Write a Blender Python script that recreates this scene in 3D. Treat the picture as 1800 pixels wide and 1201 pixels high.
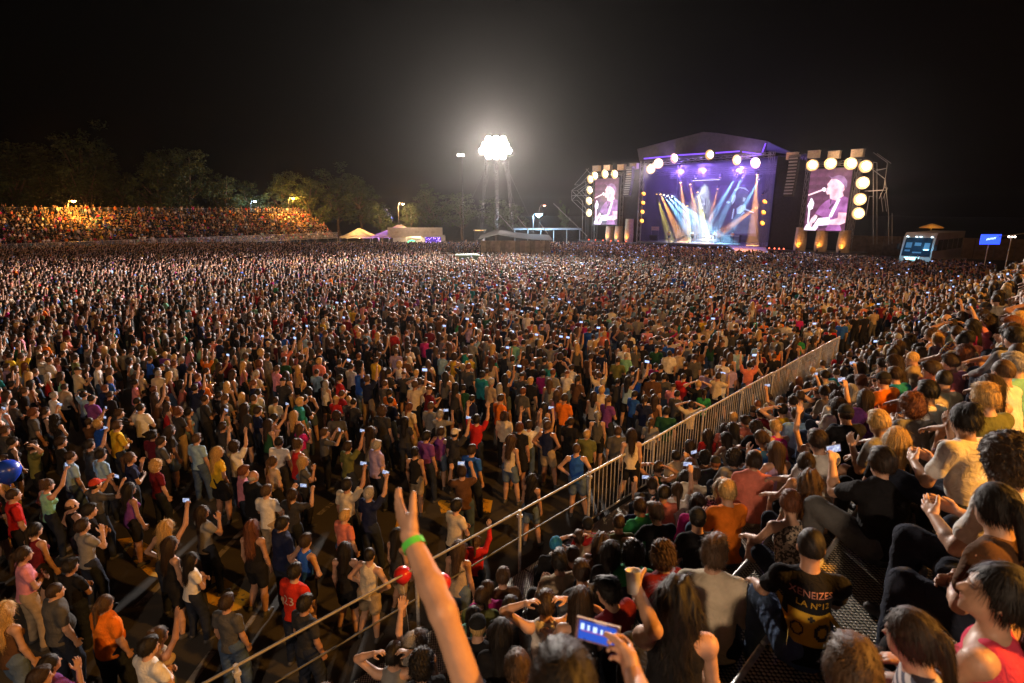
import bpy, bmesh, math, random
import numpy as np
from mathutils import Vector, Matrix, Euler
from mathutils.bvhtree import BVHTree

for _o in list(bpy.data.objects):
    bpy.data.objects.remove(_o)
scene = bpy.context.scene
COL = scene.collection
R = math.radians
rng = random.Random(7)
nrg = np.random.RandomState(7)

# ---------------------------------------------------------------- camera
CAM_Z = 6.7
PITCH = R(13.5)
FPX = 950.0                      # focal length in pixels of the 1800 px wide photograph
cam_d = bpy.data.cameras.new("camera")
cam_d.sensor_width = 36.0
cam_d.lens = 36.0 * FPX / 1800.0
cam_d.clip_start = 0.05
cam_d.clip_end = 2000.0
cam = bpy.data.objects.new("camera", cam_d)
COL.objects.link(cam)
cam.location = (0, 0, CAM_Z)
cam.rotation_euler = (math.pi / 2 - PITCH, 0, 0)
cam_d.dof.use_dof = True
cam_d.dof.focus_distance = 22.0
cam_d.dof.aperture_fstop = 2.2
scene.camera = cam

# ---------------------------------------------------------------- night sky
world = bpy.data.worlds.new("World")
scene.world = world
world.use_nodes = True
_nt = world.node_tree
_bg = _nt.nodes["Background"]
_sky = _nt.nodes.new("ShaderNodeTexSky")
_sky.sky_type = 'NISHITA'
_sky.sun_disc = False
_sky.sun_elevation = R(-5.0)
_sky.sun_rotation = R(200)
_nt.links.new(_sky.outputs[0], _bg.inputs[0])
_bg.inputs[1].default_value = 0.10

# ---------------------------------------------------------------- exposure and render settings
scene.view_settings.view_transform = 'Standard'
scene.view_settings.look = 'None'
scene.view_settings.exposure = 0.0
scene.view_settings.gamma = 1.0
scene.view_settings.use_curve_mapping = False
scene.cycles.use_denoising = True
try:
    scene.cycles.denoiser = 'OPENIMAGEDENOISE'
except Exception:
    pass
scene.cycles.max_bounces = 4
scene.cycles.diffuse_bounces = 2
scene.cycles.glossy_bounces = 2
scene.cycles.transmission_bounces = 2
scene.cycles.volume_bounces = 0
scene.cycles.transparent_max_bounces = 6
scene.cycles.sample_clamp_indirect = 3.0
scene.cycles.sample_clamp_direct = 0.0
scene.cycles.use_light_tree = True
scene.cycles.caustics_reflective = False
scene.cycles.caustics_refractive = False

# ---------------------------------------------------------------- surveying helpers
CP, SP = math.cos(PITCH), math.sin(PITCH)

def ray(px, py):
    a, b = (px - 900.0) / FPX, (600.5 - py) / FPX
    return Vector((a, CP + b * SP, -SP + b * CP))

def on_z(px, py, z):
    d = ray(px, py)
    return Vector((0, 0, CAM_Z)) + d * ((z - CAM_Z) / d.z)

def at_depth(px, py, dep):
    return Vector((0, 0, CAM_Z)) + ray(px, py) * dep

def project(p):
    dy, dz = p[1], p[2] - CAM_Z
    dep = dy * CP - dz * SP
    up = dy * SP + dz * CP
    if dep < 0.05:
        return None
    return 900 + FPX * p[0] / dep, 600.5 - FPX * up / dep, dep

Q = math.sqrt(0.5)
R0 = Vector((-1.566, 6.45, 0))          # a point under the front rail of the near stand

def UV(u, v, z=0.0):                    # near stand: u along the rail (away from us), v up the rows
    return Vector((R0.x + Q * u + Q * v, R0.y + Q * u - Q * v, z))

def to_uv(p):
    dx, dy = p[0] - R0.x, p[1] - R0.y
    return Q * (dx + dy), Q * (dx - dy)

CAM_U, CAM_V = to_uv((0, 0))

# ---------------------------------------------------------------- object helpers
def tag(o, label=None, cat=None, group=None, kind=None):
    if label: o["label"] = label
    if cat: o["category"] = cat
    if group: o["group"] = group
    if kind: o["kind"] = kind
    return o

def link(o, parent=None):
    COL.objects.link(o)
    if parent is not None:
        o.parent = parent
    return o

def empty(name, loc=(0, 0, 0), rz=0.0):
    o = bpy.data.objects.new(name, None)
    o.location = loc
    o.rotation_euler = (0, 0, rz)
    o.empty_display_size = 0.1
    COL.objects.link(o)
    return o

def np_mesh(name, V, F, mats, mi=None, smooth=True):
    """mesh from a float array of vertices and an int array of quads or triangles"""
    me = bpy.data.meshes.new(name)
    V = np.asarray(V, np.float32); F = np.asarray(F, np.int32)
    k = F.shape[1] if len(F) else 4
    me.vertices.add(len(V)); me.vertices.foreach_set("co", V.ravel())
    me.loops.add(F.size); me.loops.foreach_set("vertex_index", F.ravel())
    me.polygons.add(len(F))
    me.polygons.foreach_set("loop_start", np.arange(len(F), dtype=np.int32) * k)
    me.polygons.foreach_set("loop_total", np.full(len(F), k, np.int32))
    if mi is not None:
        me.polygons.foreach_set("material_index", np.asarray(mi, np.int32))
    me.polygons.foreach_set("use_smooth", np.full(len(F), bool(smooth)))
    for m in (mats if isinstance(mats, (list, tuple)) else [mats]):
        me.materials.append(m)
    me.update(calc_edges=True)
    return me

class MB:
    """collects boxes, bars, tubes and polygons; build() links them as one mesh object"""
    def __init__(self):
        self.v, self.f, self.sm = [], [], []
    def add(self, vs, fs, smooth=False):
        b = len(self.v)
        self.v += [tuple(p) for p in vs]
        self.f += [tuple(b + i for i in f) for f in fs]
        self.sm += [smooth] * len(fs)
        return self
    def box(self, c, s, rot=None):
        hx, hy, hz = s[0] / 2, s[1] / 2, s[2] / 2
        vs = [Vector((x, y, z)) for x in (-hx, hx) for y in (-hy, hy) for z in (-hz, hz)]
        if rot is not None:
            vs = [rot @ p for p in vs]
        vs = [p + Vector(c) for p in vs]
        return self.add(vs, [(0, 1, 3, 2), (4, 6, 7, 5), (0, 4, 5, 1), (2, 3, 7, 6), (0, 2, 6, 4), (1, 5, 7, 3)])
    def tube(self, a, b, r, r2=None, seg=6, caps=True):
        a, b = Vector(a), Vector(b)
        r2 = r if r2 is None else r2
        d = (b - a)
        if d.length < 1e-6:
            return self
        d.normalize()
        x = d.orthogonal().normalized(); y = d.cross(x)
        vs = []
        for p, rr in ((a, r), (b, r2)):
            for i in range(seg):
                t = 2 * math.pi * i / seg
                vs.append(p + (x * math.cos(t) + y * math.sin(t)) * rr)
        fs = [(i, (i + 1) % seg, seg + (i + 1) % seg, seg + i) for i in range(seg)]
        self.add(vs, fs, True)
        if caps:
            self.add(vs[:seg], [tuple(range(seg - 1, -1, -1))]); self.add(vs[seg:], [tuple(range(seg))])
        return self
    def poly(self, pts, thick=None):
        n = len(pts)
        if thick is None:
            return self.add(pts, [tuple(range(n))])
        th = Vector(thick)
        top = [Vector(p) + th for p in pts]
        self.add(list(pts) + top, [tuple(range(n - 1, -1, -1)), tuple(range(n, 2 * n))] +
                 [(i, (i + 1) % n, n + (i + 1) % n, n + i) for i in range(n)])
        return self
    def lathe(self, prof, c=(0, 0, 0), seg=12, M=None):
        vs, fs = [], []
        for r, z in prof:
            for i in range(seg):
                t = 2 * math.pi * i / seg
                p = Vector((r * math.cos(t), r * math.sin(t), z))
                if M is not None: p = M @ p
                vs.append(p + Vector(c))
        for k in range(len(prof) - 1):
            for i in range(seg):
                j = (i + 1) % seg
                fs.append((k * seg + i, k * seg + j, (k + 1) * seg + j, (k + 1) * seg + i))
        return self.add(vs, fs, True)
    def mesh(self, name, mat):
        me = bpy.data.meshes.new(name)
        me.from_pydata(self.v, [], self.f)
        me.polygons.foreach_set("use_smooth", self.sm)
        if mat is not None:
            for m in (mat if isinstance(mat, (list, tuple)) else [mat]):
                me.materials.append(m)
        me.update()
        return me
    def build(self, name, mat, parent=None, loc=None):
        o = bpy.data.objects.new(name, self.mesh(name, mat))
        if loc is not None:
            o.location = loc
        return link(o, parent)

def obj(name, me, parent=None, loc=None, M=None):
    o = bpy.data.objects.new(name, me)
    if loc is not None: o.location = loc
    link(o, parent)
    if M is not None: o.matrix_local = M
    return o

# ---------------------------------------------------------------- materials
MATS = {}
def nodemat(name):
    m = bpy.data.materials.new(name)
    m.use_nodes = True
    nt = m.node_tree
    b = nt.nodes["Principled BSDF"]
    return m, nt, b

def plain(name, col, rough=0.7, metal=0.0, var=0.25, scale=6.0, bump=0.0, bscale=60.0, spec=0.5, coord='Object'):
    """a procedural material: base colour broken up by noise, optional fine relief"""
    if name in MATS: return MATS[name]
    m, nt, b = nodemat(name)
    tc = nt.nodes.new("ShaderNodeTexCoord")
    n = nt.nodes.new("ShaderNodeTexNoise"); n.inputs["Scale"].default_value = scale; n.inputs["Detail"].default_value = 5
    nt.links.new(tc.outputs[coord], n.inputs["Vector"])
    rp = nt.nodes.new("ShaderNodeValToRGB")
    c0 = [max(0, c * (1 - var)) for c in col]; c1 = [min(1, c * (1 + var)) for c in col]
    rp.color_ramp.elements[0].position = 0.3; rp.color_ramp.elements[0].color = (*c0, 1)
    rp.color_ramp.elements[1].position = 0.7; rp.color_ramp.elements[1].color = (*c1, 1)
    nt.links.new(n.outputs["Fac"], rp.inputs["Fac"])
    nt.links.new(rp.outputs[0], b.inputs["Base Color"])
    b.inputs["Roughness"].default_value = rough
    b.inputs["Metallic"].default_value = metal
    b.inputs["Specular IOR Level"].default_value = spec
    if bump:
        n2 = nt.nodes.new("ShaderNodeTexNoise"); n2.inputs["Scale"].default_value = bscale; n2.inputs["Detail"].default_value = 3
        nt.links.new(tc.outputs[coord], n2.inputs["Vector"])
        bp = nt.nodes.new("ShaderNodeBump"); bp.inputs["Strength"].default_value = bump; bp.inputs["Distance"].default_value = 0.01
        nt.links.new(n2.outputs["Fac"], bp.inputs["Height"]); nt.links.new(bp.outputs[0], b.inputs["Normal"])
    MATS[name] = m
    return m

def glow(name, col, strength, sample=False):
    if name in MATS: return MATS[name]
    m, nt, b = nodemat(name)
    b.inputs["Base Color"].default_value = (0.02, 0.02, 0.02, 1)
    b.inputs["Emission Color"].default_value = (*col, 1)
    b.inputs["Emission Strength"].default_value = strength
    m.cycles.emission_sampling = 'AUTO' if sample else 'NONE'
    MATS[name] = m
    return m

def tinted(name, src, kind):
    """person materials; the colour comes from the object (src 'obj') or from the instance attribute named src"""
    if name in MATS: return MATS[name]
    m, nt, b = nodemat(name)
    if src == 'obj':
        s = nt.nodes.new("ShaderNodeObjectInfo"); out = s.outputs["Color"]
    else:
        s = nt.nodes.new("ShaderNodeAttribute"); s.attribute_type = 'INSTANCER'; s.attribute_name = src; out = s.outputs["Color"]
    tc = nt.nodes.new("ShaderNodeTexCoord")
    n = nt.nodes.new("ShaderNodeTexNoise"); n.inputs["Detail"].default_value = 4
    mp = nt.nodes.new("ShaderNodeMapping"); nt.links.new(tc.outputs["Object"], mp.inputs[0]); nt.links.new(mp.outputs[0], n.inputs["Vector"])
    mix = nt.nodes.new("ShaderNodeMix"); mix.data_type = 'RGBA'; mix.blend_type = 'MULTIPLY'
    rp = nt.nodes.new("ShaderNodeValToRGB")
    lo, hi, sc = {'skin': (.86, 1.08, 14), 'hair': (.4, 1.75, 1.0), 'cloth': (.78, 1.12, 9)}[kind]
    n.inputs["Scale"].default_value = sc
    if kind == 'hair':
        mp.inputs["Scale"].default_value = (150, 150, 10)
    rp.color_ramp.elements[0].position = .3; rp.color_ramp.elements[0].color = (lo, lo, lo, 1)
    rp.color_ramp.elements[1].position = .7; rp.color_ramp.elements[1].color = (hi, hi, hi, 1)
    nt.links.new(n.outputs["Fac"], rp.inputs[0])
    mix.inputs[0].default_value = 1.0
    nt.links.new(out, mix.inputs[6]); nt.links.new(rp.outputs[0], mix.inputs[7])
    col = mix.outputs[2]
    if kind == 'skin' and src == 'obj':
        at = nt.nodes.new("ShaderNodeAttribute"); at.attribute_name = "face_mark"
        m2 = nt.nodes.new("ShaderNodeMix"); m2.data_type = 'RGBA'; m2.blend_type = 'MULTIPLY'; m2.inputs[0].default_value = 1
        nt.links.new(col, m2.inputs[6]); nt.links.new(at.outputs["Color"], m2.inputs[7]); col = m2.outputs[2]
    nt.links.new(col, b.inputs["Base Color"])
    b.inputs["Roughness"].default_value = {'skin': .48, 'hair': .58, 'cloth': .9}[kind]
    b.inputs["Specular IOR Level"].default_value = {'skin': .4, 'hair': .3, 'cloth': .15}[kind]
    if kind == 'skin' and src == 'obj':
        n3 = nt.nodes.new("ShaderNodeTexNoise"); n3.inputs["Scale"].default_value = 70; n3.inputs["Detail"].default_value = 6
        nt.links.new(tc.outputs["Object"], n3.inputs["Vector"]); bs = nt.nodes.new("ShaderNodeBump"); bs.inputs["Strength"].default_value = .35; bs.inputs["Distance"].default_value = .004
        nt.links.new(n3.outputs["Fac"], bs.inputs["Height"]); nt.links.new(bs.outputs[0], b.inputs["Normal"])
    if kind in ('hair', 'cloth'):
        bp = nt.nodes.new("ShaderNodeBump"); bp.inputs["Strength"].default_value = .5 if kind == 'hair' else .6
        bp.inputs["Distance"].default_value = .004 if kind == 'hair' else .02
        if kind == 'cloth':
            n2 = nt.nodes.new("ShaderNodeTexNoise"); n2.inputs["Scale"].default_value = 17; n2.inputs["Detail"].default_value = 2; n2.inputs["Distortion"].default_value = 1.2
            nt.links.new(tc.outputs["Object"], n2.inputs["Vector"]); nt.links.new(n2.outputs["Fac"], bp.inputs["Height"])
        else:
            nt.links.new(n.outputs["Fac"], bp.inputs["Height"])
        nt.links.new(bp.outputs[0], b.inputs["Normal"])
    MATS[name] = m
    return m

def spot(parent, loc, target, power, col, angle=60, blend=0.6, radius=0.15):
    l = bpy.data.lights.new("lamp_beam", 'SPOT')
    l.energy = power; l.color = col; l.spot_size = R(angle); l.spot_blend = blend; l.shadow_soft_size = radius
    o = bpy.data.objects.new("lamp_beam", l)
    COL.objects.link(o)
    d = (Vector(target) - Vector(loc))
    Mw = Matrix.Translation(loc) @ d.to_track_quat('-Z', 'Y').to_matrix().to_4x4()
    o.parent = parent
    o.matrix_world = Mw
    if parent is not None:
        pm = Matrix.Translation(parent.location) @ parent.rotation_euler.to_matrix().to_4x4() @ Matrix.Diagonal((*parent.scale, 1))
        o.matrix_parent_inverse = Matrix.Identity(4)
        o.matrix_basis = pm.inverted() @ Mw
    return o

def point(parent, loc, power, col, radius=0.2):
    l = bpy.data.lights.new("lamp_light", 'POINT')
    l.energy = power; l.color = col; l.shadow_soft_size = radius
    o = bpy.data.objects.new("lamp_light", l)
    COL.objects.link(o)
    if parent is not None:
        o.parent = parent
        pm = Matrix.Translation(parent.location) @ parent.rotation_euler.to_matrix().to_4x4() @ Matrix.Diagonal((*parent.scale, 1))
        o.location = pm.inverted() @ Vector(loc)
    else:
        o.location = loc
    return o

# ---------------------------------------------------------------- implicit-surface modeller
class Field:
    """a signed-distance grid that bodies, clothes and hair are grown on; mesh() extracts one continuous skin"""
    def __init__(self, lo, hi, h):
        self.h = h
        lo = np.asarray(lo, float); hi = np.asarray(hi, float)
        self.lo = lo
        self.n = np.ceil((hi - lo) / h).astype(int) + 1
        self.D = np.full(self.n, 0.5, np.float32)
        self.ax = [lo[i] + h * np.arange(self.n[i]) for i in range(3)]
    def sub(self, lo, hi):
        a = np.clip(np.floor((np.asarray(lo) - self.lo) / self.h).astype(int), 0, self.n)
        b = np.clip(np.ceil((np.asarray(hi) - self.lo) / self.h).astype(int) + 1, 0, self.n)
        sl = tuple(slice(a[i], b[i]) for i in range(3))
        g = np.meshgrid(*[self.ax[i][sl[i]] for i in range(3)], indexing='ij')
        return sl, np.stack(g, -1)
    def blend(self, sl, d, k):
        D = self.D[sl]
        if k > 0:
            hh = np.clip(0.5 + 0.5 * (d - D) / k, 0, 1)
            self.D[sl] = d * (1 - hh) + D * hh - k * hh * (1 - hh)
        else:
            self.D[sl] = np.minimum(D, d)
    def capsule(self, a, b, ra, rb, k=0.02, fx=1.0, frame=None):
        """tapered capsule; fx < 1 flattens it along the frame's y axis"""
        a, b = np.asarray(a, float), np.asarray(b, float)
        m = max(ra, rb) + k + 2.5 * self.h
        sl, P = self.sub(np.minimum(a, b) - m, np.maximum(a, b) + m)
        if P.size == 0: return
        if frame is not None:
            Rm = np.asarray(frame)                       # columns: local axes
            P = (P - a) @ Rm; e = (b - a) @ Rm
            P = P / np.array([1, fx, 1]); e = e / np.array([1, fx, 1])
        else:
            P = P - a; e = b - a
        t = np.clip((P @ e) / max(e @ e, 1e-9), 0, 1)
        d = np.sqrt(((P - t[..., None] * e) ** 2).sum(-1)) - (ra + (rb - ra) * t)
        self.blend(sl, (d * (fx if frame is not None else 1)).astype(np.float32), k)
    def ell(self, c, r, k=0.02, frame=None, cut=False):
        c, r = np.asarray(c, float), np.asarray(r, float)
        m = r.max() + k + 2.5 * self.h
        sl, P = self.sub(c - m, c + m)
        if P.size == 0: return
        P = P - c
        if frame is not None: P = P @ np.asarray(frame)
        q = np.sqrt(((P / r) ** 2).sum(-1)); g = np.sqrt(((P / r ** 2) ** 2).sum(-1)) + 1e-6
        d = (q * (q - 1) / g).astype(np.float32)
        if cut:
            self.D[sl] = np.maximum(self.D[sl], -d)
        else:
            self.blend(sl, d, k)
    def keep_above(self, o, nrm):
        """cut away everything on the far side of a plane"""
        g = np.meshgrid(*self.ax, indexing='ij')
        d = -sum((g[i] - o[i]) * nrm[i] for i in range(3))
        self.D = np.maximum(self.D, d.astype(np.float32))
    def ripple(self, amp, freq, seed=0, stretch=(1, 1, 1)):
        r = np.random.RandomState(seed)
        g = np.meshgrid(*[a for a in self.ax], indexing='ij')
        w = np.zeros(self.n, np.float32)
        for _ in range(5):
            q = r.normal(size=3) * freq * np.asarray(stretch); ph = r.uniform(0, 6.28)
            w += np.sin(g[0] * q[0] + g[1] * q[1] + g[2] * q[2] + ph).astype(np.float32)
        self.D += amp * w / 2.2
    def mesh(self):
        D = self.D
        D[0, :, :] = D[-1, :, :] = .5; D[:, 0, :] = D[:, -1, :] = .5; D[:, :, 0] = D[:, :, -1] = .5
        ins = D < 0
        nx, ny, nz = (self.n - 1)
        cs = [(i, j, k) for i in (0, 1) for j in (0, 1) for k in (0, 1)]
        cnt = sum(ins[i:i + nx, j:j + ny, k:k + nz].astype(np.int8) for i, j, k in cs)
        act = np.argwhere((cnt > 0) & (cnt < 8))
        if len(act) == 0: return np.zeros((0, 3)), np.zeros((0, 4), int)
        vals = {c: D[act[:, 0] + c[0], act[:, 1] + c[1], act[:, 2] + c[2]] for c in cs}
        acc = np.zeros((len(act), 3)); num = np.zeros(len(act))
        for c in cs:
            for axn in range(3):
                if c[axn] == 0:
                    e = list(c); e[axn] = 1; e = tuple(e)
                    a, b = vals[c], vals[e]
                    x = (a < 0) != (b < 0)
                    t = np.where(x, a / np.where(x, a - b, 1), 0)
                    p = np.tile(np.array(c, float), (len(act), 1)); p[:, axn] = t
                    acc += p * x[:, None]; num += x
        V = self.lo + self.h * (act + acc / num[:, None])
        idx = np.full((nx, ny, nz), -1, np.int32); idx[act[:, 0], act[:, 1], act[:, 2]] = np.arange(len(act))
        Fs = []
        for axn in range(3):
            b1, b2 = [(1, 2), (2, 0), (0, 1)][axn]
            s0 = [slice(None)] * 3; s1 = [slice(None)] * 3
            s0[axn] = slice(0, -1); s1[axn] = slice(1, None)
            A, B = ins[tuple(s0)], ins[tuple(s1)]
            e = np.argwhere(A != B)
            e = e[(e[:, b1] > 0) & (e[:, b2] > 0) & (e[:, b1] < [nx, ny, nz][b1]) & (e[:, b2] < [nx, ny, nz][b2])]
            if len(e) == 0: continue
            fl = A[e[:, 0], e[:, 1], e[:, 2]]
            def cell(o1, o2):
                q = e.copy(); q[:, b1] -= o1; q[:, b2] -= o2
                return idx[q[:, 0], q[:, 1], q[:, 2]]
            qd = np.stack([cell(1, 1), cell(0, 1), cell(0, 0), cell(1, 0)], 1)
            qd[~fl] = qd[~fl][:, ::-1]
            Fs.append(qd)
        F = np.concatenate(Fs)
        return V, F[(F >= 0).all(1)]

def unit(v):
    v = np.asarray(v, float)
    return v / np.linalg.norm(v)

def rotm(yaw=0, pitch=0, roll=0):
    """columns are the local axes; pitch > 0 leans forward (towards +y)"""
    return np.array(Euler((-R(pitch), R(roll), R(yaw)), 'XYZ').to_matrix())

# ---------------------------------------------------------------- hands (palm and five fingers)
def make_hand(curl, spread, thumb_in, h=0.005):
    """right hand: wrist at the origin, fingers along +z, palm faces +y, thumb towards -x"""
    f = Field((-.12, -.05, -.05), (.085, .12, .21), h)
    f.capsule((0, 0, -.04), (0, 0, .015), .026, .028, .012)
    f.ell((-.002, .002, .052), (.042, .0165, .052), .015)
    f.ell((-.026, .010, .035), (.018, .017, .03), .012)
    for i, (x, ln) in enumerate(((-.031, .070), (-.011, .080), (.010, .074), (.029, .058))):
        p = np.array([x, 0.0, .094 - abs(x + .005) * .35]); ang = 0.0
        tilt = spread * (x / .03) * .16
        r = .0098 - .0008 * (i == 3)
        for j, fr in enumerate((.45, .31, .24)):
            ang += R(curl) * (0.55, 1.0, 0.8)[j]
            d = np.array([math.sin(tilt) * math.cos(ang), math.sin(ang), math.cos(tilt) * math.cos(ang)])
            q = p + d * ln * fr
            f.capsule(p, q, r, r - .0009, .004 if j else .008)
            p = q; r -= .0009
    d0 = unit((-.75 + thumb_in * .4, .25 + thumb_in * .6, .62)); d1 = unit((-.38 + thumb_in * .5, .30 + thumb_in * .55, .85))
    a = np.array([-.028, .008, .025]); b = a + d0 * .042; c = b + d1 * .032; e = c + unit(d1 + np.array([.15, .1, .1])) * .024
    f.capsule(a, b, .015, .0125, .012); f.capsule(b, c, .0122, .0108, .003); f.capsule(c, e, .0108, .0088, .002)
    return f.mesh()

HANDS = {'open': make_hand(9, 1.0, 0), 'relax': make_hand(28, .4, .2), 'grip': make_hand(62, .2, .8)}

ARMS = {  # upper arm and forearm directions (outward, forward, up), hand, palm direction
    'down':   ((.16, .02, -1), (.04, .28, -1), 'relax'),
    'folded': ((.22, .30, -.9), (-.85, .5, .10), 'relax'),
    'up':     ((.30, .30, .9), (-.02, .12, 1), 'open'),
    'phone':  ((.22, .80, -.25), (-.18, .42, .88), 'grip'),
    'high':   ((.22, .55, .80), (-.10, .30, .95), 'grip'),
    'clap':   ((.20, .42, -.85), (-.52, .72, .42), 'open'),
    'head':   ((.80, .20, .55), (-.82, -.28, .42), 'relax'),
    'knee':   ((.16, .52, -.84), (.02, .90, -.42), 'relax'),
    'lap':    ((.20, .25, -.95), (-.42, .88, -.02), 'relax'),
    'chin':   ((.10, .62, -.76), (-.24, .16, .95), 'relax'),
    'hip':    ((.62, -.18, -.78), (-.60, .38, -.62), 'relax'),
    'cup':    ((.25, .75, .05), (-.05, .35, .92), 'grip'),
}

def figure(sit=False, lean=4, armL='down', armR='down', yaw=0, pitch=4, build=1.0, fem=False, top='tee', low='jeans',
           h=0.014, splay=.10, seed=0, detail=True, leg=1.0, knees=0.0, custom=None, mitts=False):
    """grow one clothed figure; faces +y. Standing: soles at z = 0. Sitting: seat at z = 0, soles at z = -.45.
    Returns meshes (vertices, quads) for body, top, bottoms, shoes, and the head frame and the hands."""
    rs = np.random.RandomState(seed + 100)
    roll, twist, sway = rs.uniform(-5, 5), rs.uniform(-12, 12), rs.uniform(-.035, .035)
    if custom: roll = twist = sway = 0
    if sit: sway = 0
    T = rotm(twist, lean, roll)
    hipz = .93 * leg if not sit else .115
    P = np.array([sway, 0, hipz])
    tp = lambda *q: P + T @ np.array(q, float)
    N = tp(0, -.005, .52)
    Hr = rotm(yaw, pitch + lean * .5)
    Hc = N + Hr @ np.array([0, .028, .135])
    sw = .158 if fem else .178
    sh = {+1: tp(sw, 0, .445), -1: tp(-sw, 0, .445)}
    hw = .135 * build if fem else .128 * build
    ch = .122 * build if fem else .140 * build
    arms = {}
    for sgn, sp in ((1, armR), (-1, armL)):
        if custom and sgn in custom:
            el, wr, hd, pal = custom[sgn]
            el, wr = np.asarray(el, float), np.asarray(wr, float)
        else:
            ua, fa, hd = ARMS[sp]
            ua = unit(np.array([ua[0] * sgn, ua[1], ua[2]])); fa = unit(np.array([fa[0] * sgn, fa[1], fa[2]]))
            if sp not in ('down', 'hip', 'knee'):
                ua = T @ ua; fa = T @ fa
            el = sh[sgn] + ua * .285; wr = el + fa * .245
            pal = (0, 1, .1) if sp in ('up', 'phone', 'high', 'cup') else ((-sgn, .1, 0) if sp in ('down', 'clap', 'chin') else (0, -.2, -1))
            if sp == 'folded': pal = (0, -1, 0)
        arms[sgn] = (sh[sgn], el, wr, hd, np.asarray(pal, float))
    hipj = {s: P + np.array([s * .085, 0.01, -.01 if not sit else -.005]) for s in (1, -1)}
    legs = {}
    for s in (1, -1):
        if sit:
            kn = hipj[s] + np.array([s * splay, .41, .05 + knees]); an = np.array([kn[0] + s * .01, kn[1] + .02 - knees * .5, -.375 + max(0, knees) * .3])
        else:
            bend = .09 if s * sway < 0 else 0; kn = np.array([s * (.085 + splay * .25) + sway * .4, .025 + bend * .8, .49 * leg]); an = np.array([s * (.085 + splay * (.5 + 6 * bend)), -.015 + bend * .6, .085])
        legs[s] = (hipj[s], kn, an)
    # bounds
    pts = [Hc + np.array([0, 0, .2]), Hc + np.array([.16, .16, 0]), Hc - np.array([.16, .16, 0]), P - np.array([.25, .22, .18])]
    for s in (1, -1):
        pts += [arms[s][1], arms[s][2], legs[s][1], legs[s][2] + np.array([0, .22, -.12])]
    lo = np.min(pts, 0) - .13; hi = np.max(pts, 0) + .13
    out = {}
    fr = T
    # --- body: one continuous skin
    f = Field(lo, hi, h)
    f.capsule(tp(0, 0, .02), tp(0, .008, .20), hw, hw * (.80 if fem else .92), .03, .72, fr)
    f.capsule(tp(0, .008, .20), tp(0, .0, .37), hw * (.80 if fem else .92), ch, .05, .72, fr)
    if build > 1.15: f.ell(tp(0, .06, .14), (.13 * build, .10 * build, .14), .05)
    f.capsule(sh[-1], sh[1], .052, .052, .05)
    if fem:
        for s in (1, -1): f.ell(tp(s * .068, .088, .31), (.058, .05, .058), .03)
    f.capsule(N - T @ np.array([0, 0, .05]), N + Hr @ np.array([0, .01, .07]), .062 if not fem else .052, .054 if not fem else .046, .03)
    hp = lambda *q: Hc + Hr @ np.array(q, float)
    f.ell(hp(0, -.012, .015), (.076, .096, .106), .02, Hr)
    f.ell(hp(0, .032, -.052), (.056, .062, .066), .03, Hr)
    if detail:
        f.capsule(hp(0, .083, .008), hp(0, .108, -.028), .009, .014, .01)
        f.ell(hp(0, .078, .026), (.05, .016, .010), .012, Hr)
        f.ell(hp(0, .083, -.060), (.022, .014, .009), .008, Hr)
        f.ell(hp(0, .072, -.098), (.022, .020, .018), .012, Hr)
        for s in (1, -1):
            f.ell(hp(s * .078, -.008, -.008), (.011, .022, .032), .006, Hr)
            f.ell(hp(s * .030, .092, .006), (.017, .010, .009), 0, Hr, cut=True)
    for s in (1, -1):
        S, E, W, hd, pal = arms[s]
        k = build ** .5
        f.capsule(S, E, .050 * k if not fem else .043 * k, .039 * k if not fem else .035 * k, .035)
        d = W - E
        f.capsule(E, E + d * .35, .040 * k, .043 * k if not fem else .037 * k, .02)
        f.capsule(E + d * .35, W, .042 * k if not fem else .037 * k, .0285, .012)
        if mitts:
            hd_ = unit(d); f.capsule(W, W + hd_ * .13, .034, .026, .015)
        a, b, c = legs[s]
        f.capsule(a, b, .088 * k, .058 * k, .04); f.capsule(b, b + (c - b) * .35, .056 * k, .060 * k, .02); f.capsule(b + (c - b) * .35, c, .060 * k, .036, .02)
    V, F = f.mesh()
    if not mitts:
        for s in (1, -1):
            S, E, W, hd, pal = arms[s]
            z = unit(W - E); y = unit(pal - z * (pal @ z)); x = np.cross(y, z)
            hv, hf = HANDS[hd]; hv = hv.copy()
            if s < 0: hv = hv * np.array([-1, 1, 1]); hf = hf[:, ::-1]
            F = np.concatenate([F, hf + len(V)]); V = np.concatenate([V, hv @ np.stack([x, y, z]) + W])
    out['body'] = (V, F)
    # --- top
    g = .013
    f = Field(lo, hi, h)
    zb = -.075 if top != 'crop' else .06
    f.capsule(tp(0, 0, zb + .03), tp(0, .008, .20), hw + g + .022, hw * (.84 if fem else .96) + g, .03, .74, fr)
    f.capsule(tp(0, .008, .20), tp(0, 0, .38), hw * (.84 if fem else .96) + g, ch + g, .05, .74, fr)
    if build > 1.15: f.ell(tp(0, .06, .14), (.13 * build + g, .10 * build + g, .14), .05)
    if fem:
        for s in (1, -1): f.ell(tp(s * .068, .088, .31), (.062, .056, .062), .04)
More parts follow.
